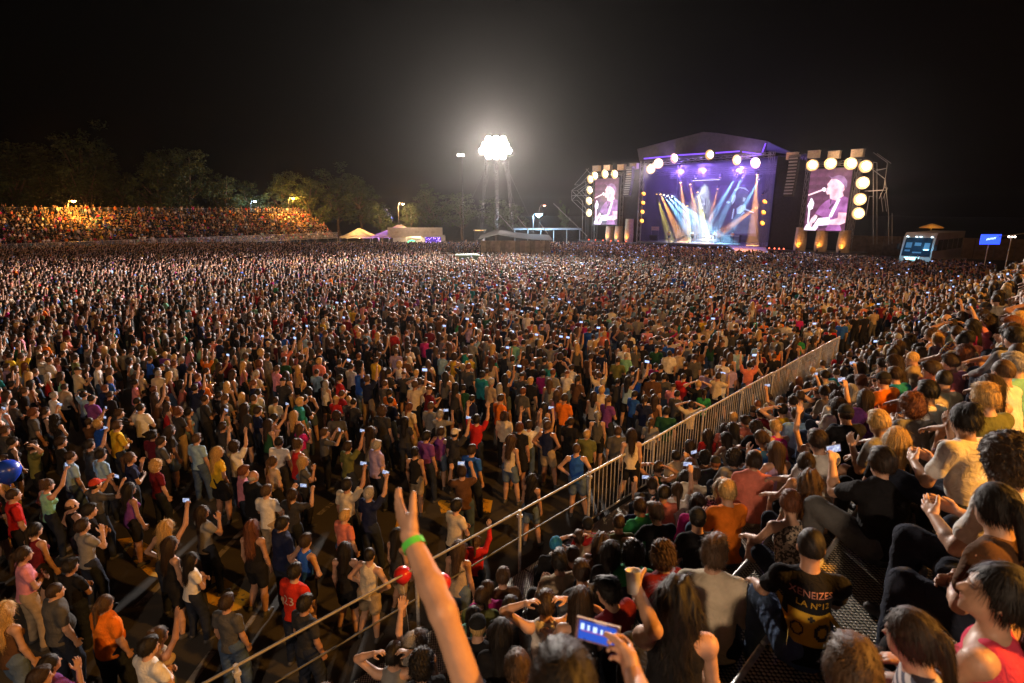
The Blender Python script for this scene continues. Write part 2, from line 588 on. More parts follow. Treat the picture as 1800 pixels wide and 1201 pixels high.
    if top == 'tank':
        for s in (1, -1): f.capsule(tp(s * .085, -.01, .36), tp(s * .085, -.01, .475), .05, .030, .03)
    else:
        f.capsule(sh[-1] + np.array([.02, 0, 0]), sh[1] - np.array([.02, 0, 0]), .064, .064, .05)
        for s in (1, -1):
            S, E, W, _, _ = arms[s]
            k = build ** .5
            r0, r1 = (.066 * k, .056 * k) if not fem else (.057 * k, .048 * k)
            if top in ('tee', 'crop'):
                f.capsule(S, S + (E - S) * (.58 if not fem else .45), r0, r1 + .010, .04)
            else:
                f.capsule(S, E, r0, r1, .04); f.capsule(E, E + (W - E) * .9, r1, .040, .02)
                if top == 'hood': f.capsule(tp(-.07, -.075, .45), tp(.07, -.075, .45), .055, .055, .04)
    f.ripple(.0055, 26, seed + 1, (1, 1, .6))
    f.keep_above(tp(0, 0, zb), T @ np.array([0, 0, 1.0]))
    if top in ('tee', 'crop') :
        # sleeves end in a clean hem
        pass
    out['top'] = f.mesh()
    # --- bottoms
    f = Field(lo, hi, h)
    f.capsule(tp(0, 0, -.02), tp(0, 0, .05), hw + .008, hw + .002, .03, .74, fr)
    for s in (1, -1):
        a, b, c = legs[s]; k = build ** .5
        ex = .014 if fem else .020
        if low == 'skirt' and not sit:
            f.capsule(a, b + (a - b) * .35, .10 * k, .12 * k, .06)
        elif low in ('shorts', 'skirt'):
            f.capsule(a, a + (b - a) * .72, .094 * k + ex, .078 * k + ex, .03)
        else:
            f.capsule(a, b, .094 * k + ex, .068 * k + ex, .03)
            f.capsule(b, c + np.array([0, 0, .02]), .068 * k + ex, .047 + ex * .6, .02)
    f.ripple(.004, 30, seed + 5)
    out['low'] = f.mesh()
    # --- shoes
    for s in (1, -1):
        f = Field(legs[s][2] - .26, legs[s][2] + .26, h)
        c = legs[s][2]
        f.capsule(c + np.array([0, -.035, -.045]), c + np.array([s * .02, .13, -.05]), .042, .036, .02)
        f.capsule(c + np.array([0, 0, .0]), c + np.array([0, .0, -.04]), .042, .04, .02)
        f.keep_above((0, 0, legs[1][2][2] - .085), (0, 0, 1))
        out['shoe', s] = f.mesh()
    out['head'] = (Hc, Hr)
    out['arms'] = arms
    out['sh'] = sh
    return out

# ---------------------------------------------------------------- hair and headwear, in the head's own frame
def make_hair(style, h=0.011, seed=0):
    f = Field((-.22, -.26, -.50), (.22, .24, .24), h)
    I = np.eye(3)
    def cap(th=.012, front=.055):
        f.ell((0, -.016, .022), (.078 + th, .098 + th, .106 + th), 0)
        # open the face
        f.ell((0, .125, -.055), (.076, .085, .125), 0, None, cut=True)
        g = np.meshgrid(*f.ax, indexing='ij')
        pl = (-(g[2] + .045) + np.clip(g[1] + .02, 0, 1) * 1.15)
        f.D = np.maximum(f.D, pl.astype(np.float32))
    if style == 'crop':
        cap(.006); f.ripple(.0015, 90, seed)
    elif style == 'short':
        cap(.017); f.ell((0, .035, .105), (.062, .06, .030), .03); f.ripple(.0030, 110, seed)
    elif style == 'quiff':
        cap(.014); f.ell((.01, .055, .115), (.055, .05, .035), .03); f.ell((0, -.03, .11), (.07, .08, .035), .03); f.ripple(.0045, 100, seed)
    elif style == 'curly':
        cap(.03); f.ell((0, -.05, -.02), (.115, .09, .10), .04); f.ell((0, -.03, .08), (.11, .11, .09), .04); f.ripple(.007, 130, seed); f.ripple(.005, 60, seed + 2)
    elif style in ('long', 'wavy'):
        cap(.016)
        L = -.30 if style == 'long' else -.36
        w = .085 if style == 'long' else .10
        f.capsule((0, -.075, .0), (0, -.105, L), w, w * .72, .05, .62, I)
        for s in (1, -1):
            f.capsule((s * .072, -.02, .02), (s * .085, -.035, L * .62), .032, .03, .03)
        f.ripple(.0035 if style == 'long' else .007, 95 if style == 'long' else 60, seed, (1, 1, .14 if style == 'long' else .5))
    elif style == 'curls':
        cap(.028)
        f.capsule((0, -.07, .02), (0, -.10, -.26), .125, .12, .06, .72, I)
        f.ripple(.010, 120, seed); f.ripple(.007, 60, seed + 2)
    elif style == 'tail':
        cap(.012)
        f.ell((0, -.115, .045), (.032, .035, .032), .02); f.capsule((0, -.135, .035), (.01, -.15, -.20), .034, .022, .02); f.ripple(.0025, 110, seed, (1, 1, .25))
    elif style == 'bun':
        cap(.012)
        f.ell((0, -.085, .105), (.050, .050, .045), .02); f.ripple(.0035, 110, seed)
    elif style == 'cap':
        f.ell((0, -.012, .030), (.091, .110, .105), 0)
        g = np.meshgrid(*f.ax, indexing='ij')
        f.D = np.maximum(f.D, (-(g[2] - .022)).astype(np.float32))
        f.ell((0, .125, .030), (.075, .070, .010), .004)
    elif style == 'beanie':
        f.ell((0, -.018, .038), (.093, .112, .118), 0)
        g = np.meshgrid(*f.ax, indexing='ij')
        f.D = np.maximum(f.D, (-(g[2] - .0) + .25 * (g[1] + .02)).astype(np.float32)); f.ripple(.003, 60, seed)
    elif style == 'under':                # the hair that shows below a cap
        f.ell((0, -.02, .0), (.083, .10, .09), 0)
        f.ell((0, .115, -.05), (.078, .085, .13), 0, None, cut=True)
        g = np.meshgrid(*f.ax, indexing='ij')
        f.D = np.maximum(f.D, (-(g[2] + .06) + np.clip(g[1] + .02, 0, 1) * 1.0).astype(np.float32)); f.ripple(.003, 80, seed)
    elif style == 'bald':
        f.ell((0, -.018, -.012), (.083, .103, .075), 0)
        f.ell((0, .115, -.05), (.085, .095, .15), 0, None, cut=True)
        g = np.meshgrid(*f.ax, indexing='ij')
        f.D = np.maximum(f.D, np.maximum(-(g[2] + .055), g[2] - .035).astype(np.float32)); f.ripple(.002, 90, seed)
    return f.mesh()

def face_marks(V, head):
    """darker eyes and brows, redder lips: pigment of the face itself"""
    Hc, Hr = head
    q = (V - Hc) @ Hr
    c = np.ones((len(V), 4), np.float32)
    def dab(cx, cz, rx, rz, col):
        for s in ((1, -1) if cx else (1,)):
            d = ((q[:, 0] - s * cx) / rx) ** 2 + ((q[:, 2] - cz) / rz) ** 2
            m = (d < 1) & (q[:, 1] > .05)
            c[m, :3] = col
    dab(.031, .026, .022, .007, (.28, .22, .2)); dab(.030, .005, .013, .009, (.12, .1, .1)); dab(0, -.060, .024, .009, (.85, .5, .48))
    return c

M_SKIN, M_HAIR, M_CLOTH = tinted('person_skin', 'obj', 'skin'), tinted('person_hair', 'obj', 'hair'), tinted('person_cloth', 'obj', 'cloth')
M_SHOE = plain('shoe_rubber', (.05, .05, .055), .6)

def strands(style, V, F, n, seed=1):
    """loose hairs over the styled mass: thin tapering ribbons that follow the fall of the hair"""
    r = np.random.RandomState(seed)
    fn = np.cross(V[F[:, 1]] - V[F[:, 0]], V[F[:, 2]] - V[F[:, 0]]); fn /= np.linalg.norm(fn, axis=1)[:, None] + 1e-9
    fi = r.randint(0, len(F), n); p = V[F[fi]].mean(1); nr = fn[fi]
    ln, out, curl = {'crop': (.008, .8, .2), 'short': (.028, .18, .22), 'quiff': (.035, .24, .25), 'curly': (.030, .6, 1.0), 'curls': (.045, .6, 1.0), 'long': (.10, .10, .12), 'wavy': (.08, .22, .45),
                     'tail': (.05, .10, .12), 'bun': (.045, .2, .3), 'under': (.01, .3, .2), 'bald': (.01, .3, .2)}[style]
    down = np.tile(np.array([0, -.25, -1.0]), (n, 1)) + r.normal(size=(n, 3)) * curl
    crown = p[:, 2] > .06
    if style in ('short', 'quiff', 'crop'):
        swirl = np.stack([p[:, 1] * .6 + p[:, 0], -p[:, 0] * .6 + p[:, 1] + .02, np.zeros(n)], 1) * 12
        down = np.where(crown[:, None], swirl + r.normal(size=(n, 3)) * .35, down)
    d = down - nr * (down * nr).sum(1)[:, None]; d /= np.linalg.norm(d, axis=1)[:, None] + 1e-9
    d = d + nr * out * r.uniform(.3, 1.2, (n, 1)); d /= np.linalg.norm(d, axis=1)[:, None]
    L = ln * r.uniform(.5, 1.3, (n, 1)); w = np.cross(d, nr); w /= np.linalg.norm(w, axis=1)[:, None] + 1e-9
    w *= r.uniform(.0007, .0016, (n, 1))
    p0 = p - nr * .002; p1 = p0 + d * L * .5; p2 = p1 + (d + np.array([0, 0, -.45]) + r.normal(size=(n, 3)) * curl * .5) * L * .5
    Vs = np.stack([p0 - w, p0 + w, p1 - w, p1 + w, p2 - w * .3, p2 + w * .3], 1).reshape(-1, 3)
    i = np.arange(n)[:, None] * 6
    return Vs, np.concatenate([i + np.array([[0, 1, 3, 2]]), i + np.array([[2, 3, 5, 4]])])
HAIR = {}
def hair_mesh(style):
    if style not in HAIR:
        V, F = make_hair(style, .0075)
        if style not in ('cap', 'beanie'):
            sv, sf = strands(style, V, F, {'crop': 900, 'under': 500, 'bald': 300}.get(style, 2600)); F = np.concatenate([F, sf + len(V)]); V = np.concatenate([V, sv])
        HAIR[style] = np_mesh('hair_' + style, V, F, [M_CLOTH if style in ('cap', 'beanie') else M_HAIR])
    return HAIR[style]

TEMPL = {}
def template(key, **kw):
    f = figure(**kw)
    V, F = f['body']
    me = np_mesh('body_' + key, V, F, [M_SKIN])
    a = me.color_attributes.new("face_mark", 'FLOAT_COLOR', 'POINT')
    a.data.foreach_set("color", face_marks(V, f['head']).ravel())
    Hc, Hr = f['head']
    Mh = Matrix([[*map(float, Hr[i]), float(Hc[i])] for i in range(3)] + [[0, 0, 0, 1]])
    TEMPL[key] = dict(body=me, top=np_mesh('top_' + key, *f['top'], [M_CLOTH]), low=np_mesh('bottoms_' + key, *f['low'], [M_CLOTH]),
                      shoes=[np_mesh('shoe_' + key, *f['shoe', sg], [M_SHOE]) for sg in (1, -1)], head=Mh, arms=f['arms'], kw=kw)
    return TEMPL[key]

# words are used both for the look and for the label
SHIRT = {'black': (.012, .012, .014), 'charcoal': (.035, .035, .038), 'dark grey': (.08, .08, .08), 'grey': (.22, .22, .22), 'white': (.72, .70, .66),
         'cream': (.62, .54, .40), 'navy': (.012, .018, .06), 'blue': (.02, .10, .50), 'light blue': (.28, .45, .62), 'teal': (.02, .24, .28),
         'mint green': (.22, .52, .38), 'green': (.03, .26, .09), 'olive': (.13, .14, .045), 'yellow': (.66, .44, .03), 'orange': (.75, .19, .015),
         'salmon': (.66, .20, .14), 'red': (.46, .02, .02), 'maroon': (.14, .012, .02), 'pink': (.66, .26, .34), 'magenta': (.48, .02, .20),
         'purple': (.17, .05, .24), 'brown': (.10, .05, .025), 'beige': (.42, .33, .23), 'lilac': (.38, .30, .50), 'dark green': (.015, .07, .035)}
SHIRT_W = {'black': 24, 'charcoal': 15, 'dark grey': 12, 'grey': 8, 'white': 12, 'cream': 6, 'navy': 9, 'blue': 3, 'light blue': 5, 'teal': 2, 'mint green': 1.2,
           'green': 1.2, 'olive': 3, 'yellow': 2, 'orange': 2, 'salmon': 3, 'red': 4, 'maroon': 4, 'pink': 3, 'magenta': 2, 'purple': 2.5, 'brown': 4, 'beige': 5,
           'lilac': 1.5, 'dark green': 2}
HAIRC = {'black': (.010, .008, .007), 'dark brown': (.026, .015, .009), 'brown': (.06, .034, .018), 'auburn': (.11, .038, .016), 'blond': (.42, .27, .10), 'grey': (.26, .25, .24)}
HAIR_W = {'black': 9, 'dark brown': 10, 'brown': 6, 'auburn': 2, 'blond': 3, 'grey': 1.5}
SKIN = [(.52, .31, .21), (.44, .25, .165), (.37, .20, .13), (.48, .29, .20)]
LOW_W = {'blue jeans': 6, 'dark jeans': 12, 'black trousers': 12, 'grey trousers': 4, 'beige trousers': 1.2, 'white trousers': .5, 'denim shorts': 5, 'black shorts': 6, 'beige shorts': 1.5}
LOWC = {'blue jeans': (.06, .10, .19), 'dark jeans': (.02, .026, .045), 'black trousers': (.014, .014, .016), 'grey trousers': (.11, .11, .11),
        'beige trousers': (.36, .28, .19), 'white trousers': (.6, .58, .54), 'denim shorts': (.10, .15, .24), 'black shorts': (.014, .014, .016), 'beige shorts': (.34, .27, .18)}

def wpick(d, r=rng):
    ks = list(d); t = r.uniform(0, sum(d.values()))
    for k in ks:
        t -= d[k]
        if t <= 0: return k
    return ks[-1]

COPIES = {}
def person(key, loc, rz, shirt, hair_style, hair_col, skin, low, scale=1.0, flip=False, hat_col=None, shirt_rgb=None, top_mat=None):
    """a copy of a figure: the body is the thing, hair and clothes are its parts"""
    t = TEMPL[key]
    o = bpy.data.objects.new('person', t['body'])
    o.color = (*skin, 1); o.location = loc; o.rotation_euler = (0, 0, rz); o.scale = ((-scale if flip else scale), scale, scale)
    COL.objects.link(o)
    def part(name, me, col, M=None):
        c = bpy.data.objects.new(name, me); c.color = (*col, 1); c.parent = o
        if M is not None: c.matrix_local = M
        COL.objects.link(c); return c
    tp = part({'tank': 'tank_top', 'tee': 't_shirt', 'crop': 't_shirt', 'long': 'long_sleeved_shirt', 'hood': 'hooded_top'}[t['kw'].get('top', 'tee')], t['top'], shirt_rgb or SHIRT[shirt])
    if top_mat is not None:
        tp.material_slots[0].link = 'OBJECT'; tp.material_slots[0].material = top_mat
    lw = t['kw'].get('low', 'jeans')
    part({'jeans': 'trousers', 'shorts': 'shorts', 'skirt': 'skirt'}[lw], t['low'], LOWC[low])
    if t.get('near', True):
        for sm in t['shoes']: part('shoe', sm, (1, 1, 1))
    if hair_style in ('cap', 'beanie'):
        part('hair', hair_mesh('under'), HAIRC[hair_col], t['head']); part(hair_style, hair_mesh(hair_style), hat_col or (.02, .02, .02), t['head'])
    else:
        part('hair', hair_mesh(hair_style), HAIRC[hair_col], t['head'])
    return o, tp

# ---------------------------------------------------------------- ground
def asphalt():
    m, nt, b = nodemat('asphalt')
    tc = nt.nodes.new("ShaderNodeTexCoord")
    n1 = nt.nodes.new("ShaderNodeTexNoise"); n1.inputs["Scale"].default_value = .35; n1.inputs["Detail"].default_value = 8
    n2 = nt.nodes.new("ShaderNodeTexNoise"); n2.inputs["Scale"].default_value = 55; n2.inputs["Detail"].default_value = 3
    for n in (n1, n2): nt.links.new(tc.outputs["Object"], n.inputs["Vector"])
    rp = nt.nodes.new("ShaderNodeValToRGB")
    rp.color_ramp.elements[0].position = .35; rp.color_ramp.elements[0].color = (.030, .029, .028, 1)
    rp.color_ramp.elements[1].position = .68; rp.color_ramp.elements[1].color = (.062, .058, .053, 1)
    mx = nt.nodes.new("ShaderNodeMath"); mx.operation = 'MULTIPLY_ADD'; mx.inputs[1].default_value = .35
    nt.links.new(n2.outputs[0], mx.inputs[0]); nt.links.new(n1.outputs[0], mx.inputs[2])
    sb = nt.nodes.new("ShaderNodeMath"); sb.operation = 'SUBTRACT'; sb.inputs[1].default_value = .17
    nt.links.new(mx.outputs[0], sb.inputs[0]); nt.links.new(sb.outputs[0], rp.inputs[0]); nt.links.new(rp.outputs[0], b.inputs["Base Color"])
    b.inputs["Roughness"].default_value = .82
    bp = nt.nodes.new("ShaderNodeBump"); bp.inputs["Strength"].default_value = .5; bp.inputs["Distance"].default_value = .006
    nt.links.new(n2.outputs[0], bp.inputs["Height"]); nt.links.new(bp.outputs[0], b.inputs["Normal"])
    return m

def paint(name, col):
    """worn road paint: patches of the coat have flaked down to the asphalt colour"""
    m, nt, b = nodemat(name)
    tc = nt.nodes.new("ShaderNodeTexCoord")
    n1 = nt.nodes.new("ShaderNodeTexNoise"); n1.inputs["Scale"].default_value = 5; n1.inputs["Detail"].default_value = 9; n1.inputs["Roughness"].default_value = .7
    nt.links.new(tc.outputs["Object"], n1.inputs["Vector"])
    rp = nt.nodes.new("ShaderNodeValToRGB")
    rp.color_ramp.elements[0].position = .40; rp.color_ramp.elements[0].color = (.05, .048, .044, 1)
    rp.color_ramp.elements[1].position = .50; rp.color_ramp.elements[1].color = (*col, 1)
    nt.links.new(n1.outputs[0], rp.inputs[0]); nt.links.new(rp.outputs[0], b.inputs["Base Color"])
    b.inputs["Roughness"].default_value = .75
    return m

g = MB()
N_ = 24
for i in range(N_):
    for j in range(N_):
        x0, y0 = -600 + i * 50, -300 + j * 50
        g.add([(x0, y0, 0), (x0 + 50, y0, 0), (x0 + 50, y0 + 50, 0), (x0, y0 + 50, 0)], [(0, 1, 2, 3)])
ground = g.build('ground', asphalt()); ground["kind"] = "structure"
M_YP, M_WP = paint('yellow_road_paint', (.70, .42, .03)), paint('white_road_paint', (.26, .25, .23))
for pts in ([(205, 948), (236, 944), (268, 962), (298, 982), (296, 1018), (262, 1012), (236, 988)],
            [(358, 1014), (388, 1012), (440, 1044), (438, 1066), (405, 1076), (366, 1060)],
            [(768, 878), (790, 880), (796, 900), (776, 903)], [(845, 876), (866, 880), (862, 902), (848, 900)],
            [(700, 905), (722, 915), (715, 935), (695, 925)]):
    m = MB().poly([on_z(x, y, .004) for x, y in pts])
    o = m.build('yellow_floor_marking', M_YP, ground)
for (x0, y0), (x1, y1), w in (((375, 987), (428, 932), .13), ((240, 1068), (289, 1020), .13), ((332, 1203), (374, 1145), .13), ((422, 1118), (448, 1082), .10),
                              ((283, 918), (348, 862), .13), ((36, 1014), (132, 958), .14), ((205, 870), (290, 812), .13), ((560, 905), (640, 838), .12)):
    a, b = on_z(x0, y0, .004), on_z(x1, y1, .004)
    d = (b - a).normalized(); s = Vector((-d.y, d.x, 0)) * w / 2
    MB().poly([a - s, b - s, b + s, a + s]).build('white_floor_line', M_WP, ground)

# ---------------------------------------------------------------- near stand
M_STEEL = plain('galvanised_steel', (.52, .51, .50), .42, .35, .25, 20, .15, 120)
M_DARKSTEEL = plain('dark_steel', (.10, .10, .10), .55, .6, .3, 10)

def perforated():
    m, nt, b = nodemat('perforated_steel_tread')
    tc = nt.nodes.new("ShaderNodeTexCoord")
    mp = nt.nodes.new("ShaderNodeMapping"); mp.inputs["Scale"].default_value = (36, 30, 0); mp.inputs["Rotation"].default_value = (0, 0, R(45))
    vo = nt.nodes.new("ShaderNodeTexVoronoi"); vo.inputs["Randomness"].default_value = .12; vo.inputs["Scale"].default_value = 1
    nt.links.new(tc.outputs["Object"], mp.inputs[0]); nt.links.new(mp.outputs[0], vo.inputs["Vector"])
    rp = nt.nodes.new("ShaderNodeValToRGB")
    rp.color_ramp.elements[0].position = .30; rp.color_ramp.elements[0].color = (1, 1, 1, 1)
    rp.color_ramp.elements[1].position = .46; rp.color_ramp.elements[1].color = (0, 0, 0, 1)
    nt.links.new(vo.outputs["Distance"], rp.inputs[0])
    mx = nt.nodes.new("ShaderNodeMix"); mx.data_type = 'RGBA'
    mx.inputs[6].default_value = (.012, .011, .010, 1); mx.inputs[7].default_value = (.72, .62, .46, 1)  # gold dots put the shine of the backlit grating into the colour
    nt.links.new(rp.outputs[0], mx.inputs[0]); nt.links.new(mx.outputs[2], b.inputs["Base Color"])
    ml = nt.nodes.new("ShaderNodeMath"); ml.operation = 'MULTIPLY'; ml.inputs[1].default_value = .25
    nt.links.new(rp.outputs[0], ml.inputs[0]); nt.links.new(ml.outputs[0], b.inputs["Metallic"])
    b.inputs["Roughness"].default_value = .42
    bp = nt.nodes.new("ShaderNodeBump"); bp.inputs["Strength"].default_value = .9; bp.inputs["Distance"].default_value = .01
    nt.links.new(rp.outputs[0], bp.inputs["Height"]); nt.links.new(bp.outputs[0], b.inputs["Normal"])
    return m
M_TREAD = perforated()
ROT45 = R(45)
stand = empty('grandstand', UV(0, 0, 0), ROT45)       # local x = u, local y = -v
tag(stand, 'steel grandstand of perforated treads that the seated audience fills', 'grandstand')
WALK_Z, RISE, PITCHV, V1 = .67, .53, .71, 1.10
def row_z(r): return WALK_Z if r == 0 else .60 + RISE * r
def row_v(r): return V1 + PITCHV * (r - 1)            # front edge of row r
NROW = 10
U0, U1, SEG = -7.5, 37.5, 2.5
nseg = int((U1 - U0) / SEG)
me_t = MB().box((SEG / 2, -(PITCHV - .06) / 2 - .03, -.02), (SEG - .03, PITCHV - .06, .04)).mesh('tread', M_TREAD)
me_w = MB().box((SEG / 2, -.60, -.02), (SEG - .03, 1.15, .04)).mesh('walkway_panel', M_TREAD)
mp_ = MB(); mp_.tube((.02, -.018, .0), (SEG - .02, -.018, .0), .022, seg=8); mp_.tube((.06, -.018, -.02), (.06, -.018, -.12), .014); mp_.tube((SEG - .06, -.018, -.02), (SEG - .06, -.018, -.12), .014)
me_p = mp_.mesh('nosing_pipe', M_STEEL)
for i in range(nseg):
    u = U0 + i * SEG
    obj('walkway_panel', me_w, stand, (u, 0.0, WALK_Z))
    for r in range(1, NROW):
        obj('tread', me_t, stand, (u, -row_v(r), row_z(r)))
        obj('nosing_pipe', me_p, stand, (u, -row_v(r), row_z(r) + .0))
for i in range(nseg + 1):
    u = U0 + i * SEG
    m = MB()
    m.tube((u, -.1, WALK_Z - .08), (u, -V1, WALK_Z - .08), .03); m.tube((u, -V1, row_z(1) - .55), (u, -row_v(NROW), row_z(NROW) - .30), .04)
    for r in (0, 3, 6, 9):
        v = max(.1, row_v(r)); m.tube((u, -v, 0), (u, -v, row_z(r) - (.08 if r == 0 else .28)), .035)
    m.build('support_frame', M_DARKSTEEL, stand)

fence = empty('guard_fence', UV(0, 0, 0), ROT45)
tag(fence, 'galvanised guard fence with upright bars along the front of the near grandstand', 'fence')
RAIL_Z = WALK_Z + 1.15
UB = 4.35
m = MB(); m.tube((U0, .0, RAIL_Z), (UB, .0, RAIL_Z), .018, seg=10); m.build('top_rail', plain('dull_rail_steel', (.27, .26, .25), .45, .4, .3, 3), fence)
m = MB(); m.tube((U0, .0, RAIL_Z - .50), (UB, .0, RAIL_Z - .50), .014, seg=8); m.build('mid_rail', M_DARKSTEEL, fence)
UE = 23.2
me_bar = MB().tube((0, 0, WALK_Z + .14), (0, 0, RAIL_Z - .02), .0095, seg=6).mesh('bar', M_STEEL)
npan = int((UE - UB) / 2.36)
for i in range(npan):
    a = UB + i * 2.36; b = a + 2.32
    y0_, y1_, zz_ = rng.uniform(-.03, .03), rng.uniform(-.03, .03), rng.uniform(-.012, .012)      # panels stand a little out of line
    m = MB(); m.tube((a, y0_, RAIL_Z + zz_), (b, y1_, RAIL_Z + zz_ * .3), .024, seg=8); m.build('top_rail', M_STEEL, fence)
    m = MB(); m.tube((a, y0_, WALK_Z + .13), (b, y1_, WALK_Z + .13), .018, seg=8); m.build('bottom_rail', M_STEEL, fence)
    for k in range(1, 17):
        ob_ = obj('bar', me_bar, fence, (a + (b - a) * k / 17, y0_ + (y1_ - y0_) * k / 17, 0)); ob_.rotation_euler = (0, rng.uniform(-.006, .006), 0)
for u in [U0 + .2, -4.6, -2.1, .3, 2.4] + [UB + i * 2.36 - .02 for i in range(npan + 1)]:
    m = MB(); m.tube((u, 0, 0), (u, 0, RAIL_Z + .02), .028, seg=8); m.box((u, 0, RAIL_Z - .09), (.075, .075, .05)); m.build('post', M_STEEL, fence)

# ---------------------------------------------------------------- far stand on the opposite side
OA = Vector((-72.5, 77.0, 0)); OE = Vector((.592, .806, 0)); ON = Vector((-.806, .592, 0))
def OP(a, b, z=0): return OA + OE * a + ON * b + Vector((0, 0, z))
orz = math.atan2(OE.y, OE.x)
O_ROWS, O_PITCH, O_RISE, O_Z0 = 12, .78, .46, 1.0
O_A0, O_A1 = -30.0, 57.0
far_stand = empty('grandstand', OA, orz)
tag(far_stand, 'long packed grandstand across the car park below the trees', 'grandstand')
M_OLDTREAD = plain('dull_tread', (.16, .15, .14), .6, .3, .3, 3)
for r in range(O_ROWS):
    MB().box(((O_A0 + O_A1) / 2, 1.0 + r * O_PITCH + O_PITCH / 2, O_Z0 + r * O_RISE - .03), (O_A1 - O_A0, O_PITCH - .02, .06)).build('step', M_OLDTREAD, far_stand)
for k in range(9):
    a = O_A0 + k * (O_A1 - O_A0) / 8
    m = MB(); m.tube((a, 1.0, O_Z0 - .4), (a, 1 + O_ROWS * O_PITCH, O_Z0 + O_ROWS * O_RISE - .5), .06)
    for r in (0, 4, 8, 11): m.tube((a, 1.2 + r * O_PITCH, 0), (a, 1.2 + r * O_PITCH, O_Z0 + r * O_RISE - .2), .05)
    m.build('support_frame', M_DARKSTEEL, far_stand)
def far_fence(b, z, h, label, dens=.16):
    f = empty('barrier_fence', OA, orz); tag(f, label, 'fence')
    for zz in (z + h, z + .12):
        MB().tube((O_A0, b, zz), (O_A1, b, zz), .035, seg=6).build('rail', M_STEEL, f)
    for k in range(36):
        a = O_A0 + k * 2.48
        MB().tube((a, b, 0), (a, b, z + h), .03, seg=6).build('post', M_STEEL, f)
    m = MB(); n = int((O_A1 - O_A0) / dens)
    for k in range(n):
        a = O_A0 + k * dens; m.add([(a, b - .012, z + .12), (a + .024, b - .012, z + .12), (a + .024, b - .012, z + h), (a, b - .012, z + h)], [(0, 1, 2, 3)])
        m.add([(a, b + .012, z + .12), (a, b + .012, z + h), (a + .024, b + .012, z + h), (a + .024, b + .012, z + .12)], [(0, 1, 2, 3)])
    o = m.build('bars', M_STEEL, f); o["kind"] = "stuff"
far_fence(.2, .9, 1.3, 'pale barred fence along the foot of the far grandstand')
far_fence(1.2 + O_ROWS * O_PITCH, O_Z0 + O_ROWS * O_RISE - .4, 1.25, 'barred railing along the top edge of the far grandstand')

# ---------------------------------------------------------------- trees
def leaf_mat(name, col):
    m, nt, b = nodemat(name)
    oi = nt.nodes.new("ShaderNodeTexCoord")
    n = nt.nodes.new("ShaderNodeTexNoise"); n.inputs["Scale"].default_value = .8; n.inputs["Detail"].default_value = 3
    nt.links.new(oi.outputs["Object"], n.inputs["Vector"])
    rp = nt.nodes.new("ShaderNodeValToRGB")
    rp.color_ramp.elements[0].position = .3; rp.color_ramp.elements[0].color = (*[c * .55 for c in col], 1)
    rp.color_ramp.elements[1].position = .7; rp.color_ramp.elements[1].color = (*[c * 1.4 for c in col], 1)
    nt.links.new(n.outputs[0], rp.inputs[0]); nt.links.new(rp.outputs[0], b.inputs["Base Color"])
    b.inputs["Roughness"].default_value = .6
    tr = nt.nodes.new("ShaderNodeBsdfTranslucent"); nt.links.new(rp.outputs[0], tr.inputs[0])
    ms = nt.nodes.new("ShaderNodeMixShader"); ms.inputs[0].default_value = .3
    nt.links.new(b.outputs[0], ms.inputs[1]); nt.links.new(tr.outputs[0], ms.inputs[2])
    nt.links.new(ms.outputs[0], nt.nodes["Material Output"].inputs[0])
    return m
M_LEAF = leaf_mat('tree_leaves', (.062, .098, .030))
M_BARK = plain('tree_bark', (.11, .08, .055), .9, 0, .35, 5, .6, 20)

def tree_meshes(seed, H=16.0, spread=4.2):
    r = np.random.RandomState(seed)
    tk = MB()
    base = Vector((0, 0, 0)); top = Vector((r.uniform(-.5, .5), r.uniform(-.5, .5), H * .55))
    prev = base; rad = .32
    for k in range(1, 6):
        t = k / 5
        p = base.lerp(top, t) + Vector((r.uniform(-.18, .18), r.uniform(-.18, .18), 0)); tk.tube(prev, p, rad, rad * .82, 8, False); prev = p; rad *= .82
    ends = []
    for i in range(11):
        z0 = H * r.uniform(.22, .55); a = r.uniform(0, 6.28); ln = spread * r.uniform(.45, .95)
        s = Vector((top.x * z0 / (H * .55), top.y * z0 / (H * .55), z0))
        mid = s + Vector((math.cos(a) * ln * .5, math.sin(a) * ln * .5, H * .10)); e = mid + Vector((math.cos(a) * ln * .5, math.sin(a) * ln * .5, H * r.uniform(.06, .24)))
        tk.tube(s, mid, .11, .08, 6, False); tk.tube(mid, e, .08, .03, 6, False); ends += [mid, e]
    for i in range(5):
        e = prev + Vector((r.uniform(-1.8, 1.8), r.uniform(-1.8, 1.8), H * r.uniform(.18, .40))); tk.tube(prev, e, .10, .03, 6, False); ends += [prev.lerp(e, .6), e]
    cl = []
    for e in ends:
        for q in range(3):
            cl.append((np.array(e) + r.normal(size=3) * np.array([.75, .75, .8]), r.uniform(.55, 1.25)))
    C, S = [], []
    for c, s in cl:
        n = int(75 * s ** 2) + 12
        d = r.normal(size=(n, 3)); d /= np.linalg.norm(d, axis=1)[:, None]
        C.append(c + d * s * r.uniform(.35, 1.05, (n, 1)) * np.array([1, 1, .85])); S.append(np.full(n, 1.0))
    C = np.concatenate(C)
    n = len(C)
    a = r.normal(size=(n, 3)); a /= np.linalg.norm(a, axis=1)[:, None]
    b = np.cross(a, r.normal(size=(n, 3))); b /= np.linalg.norm(b, axis=1)[:, None]
    sz = r.uniform(.10, .24, (n, 1))
    V = np.stack([C - a * sz, C + b * sz * .5, C + a * sz, C - b * sz * .5], 1).reshape(-1, 3)
    F = np.arange(4 * n).reshape(n, 4)
    return tk.mesh('trunk', M_BARK), np_mesh('crown', V, F, [M_LEAF], smooth=False)
TREES = [tree_meshes(s) for s in (3, 11, 19, 27)]
_tn = 0
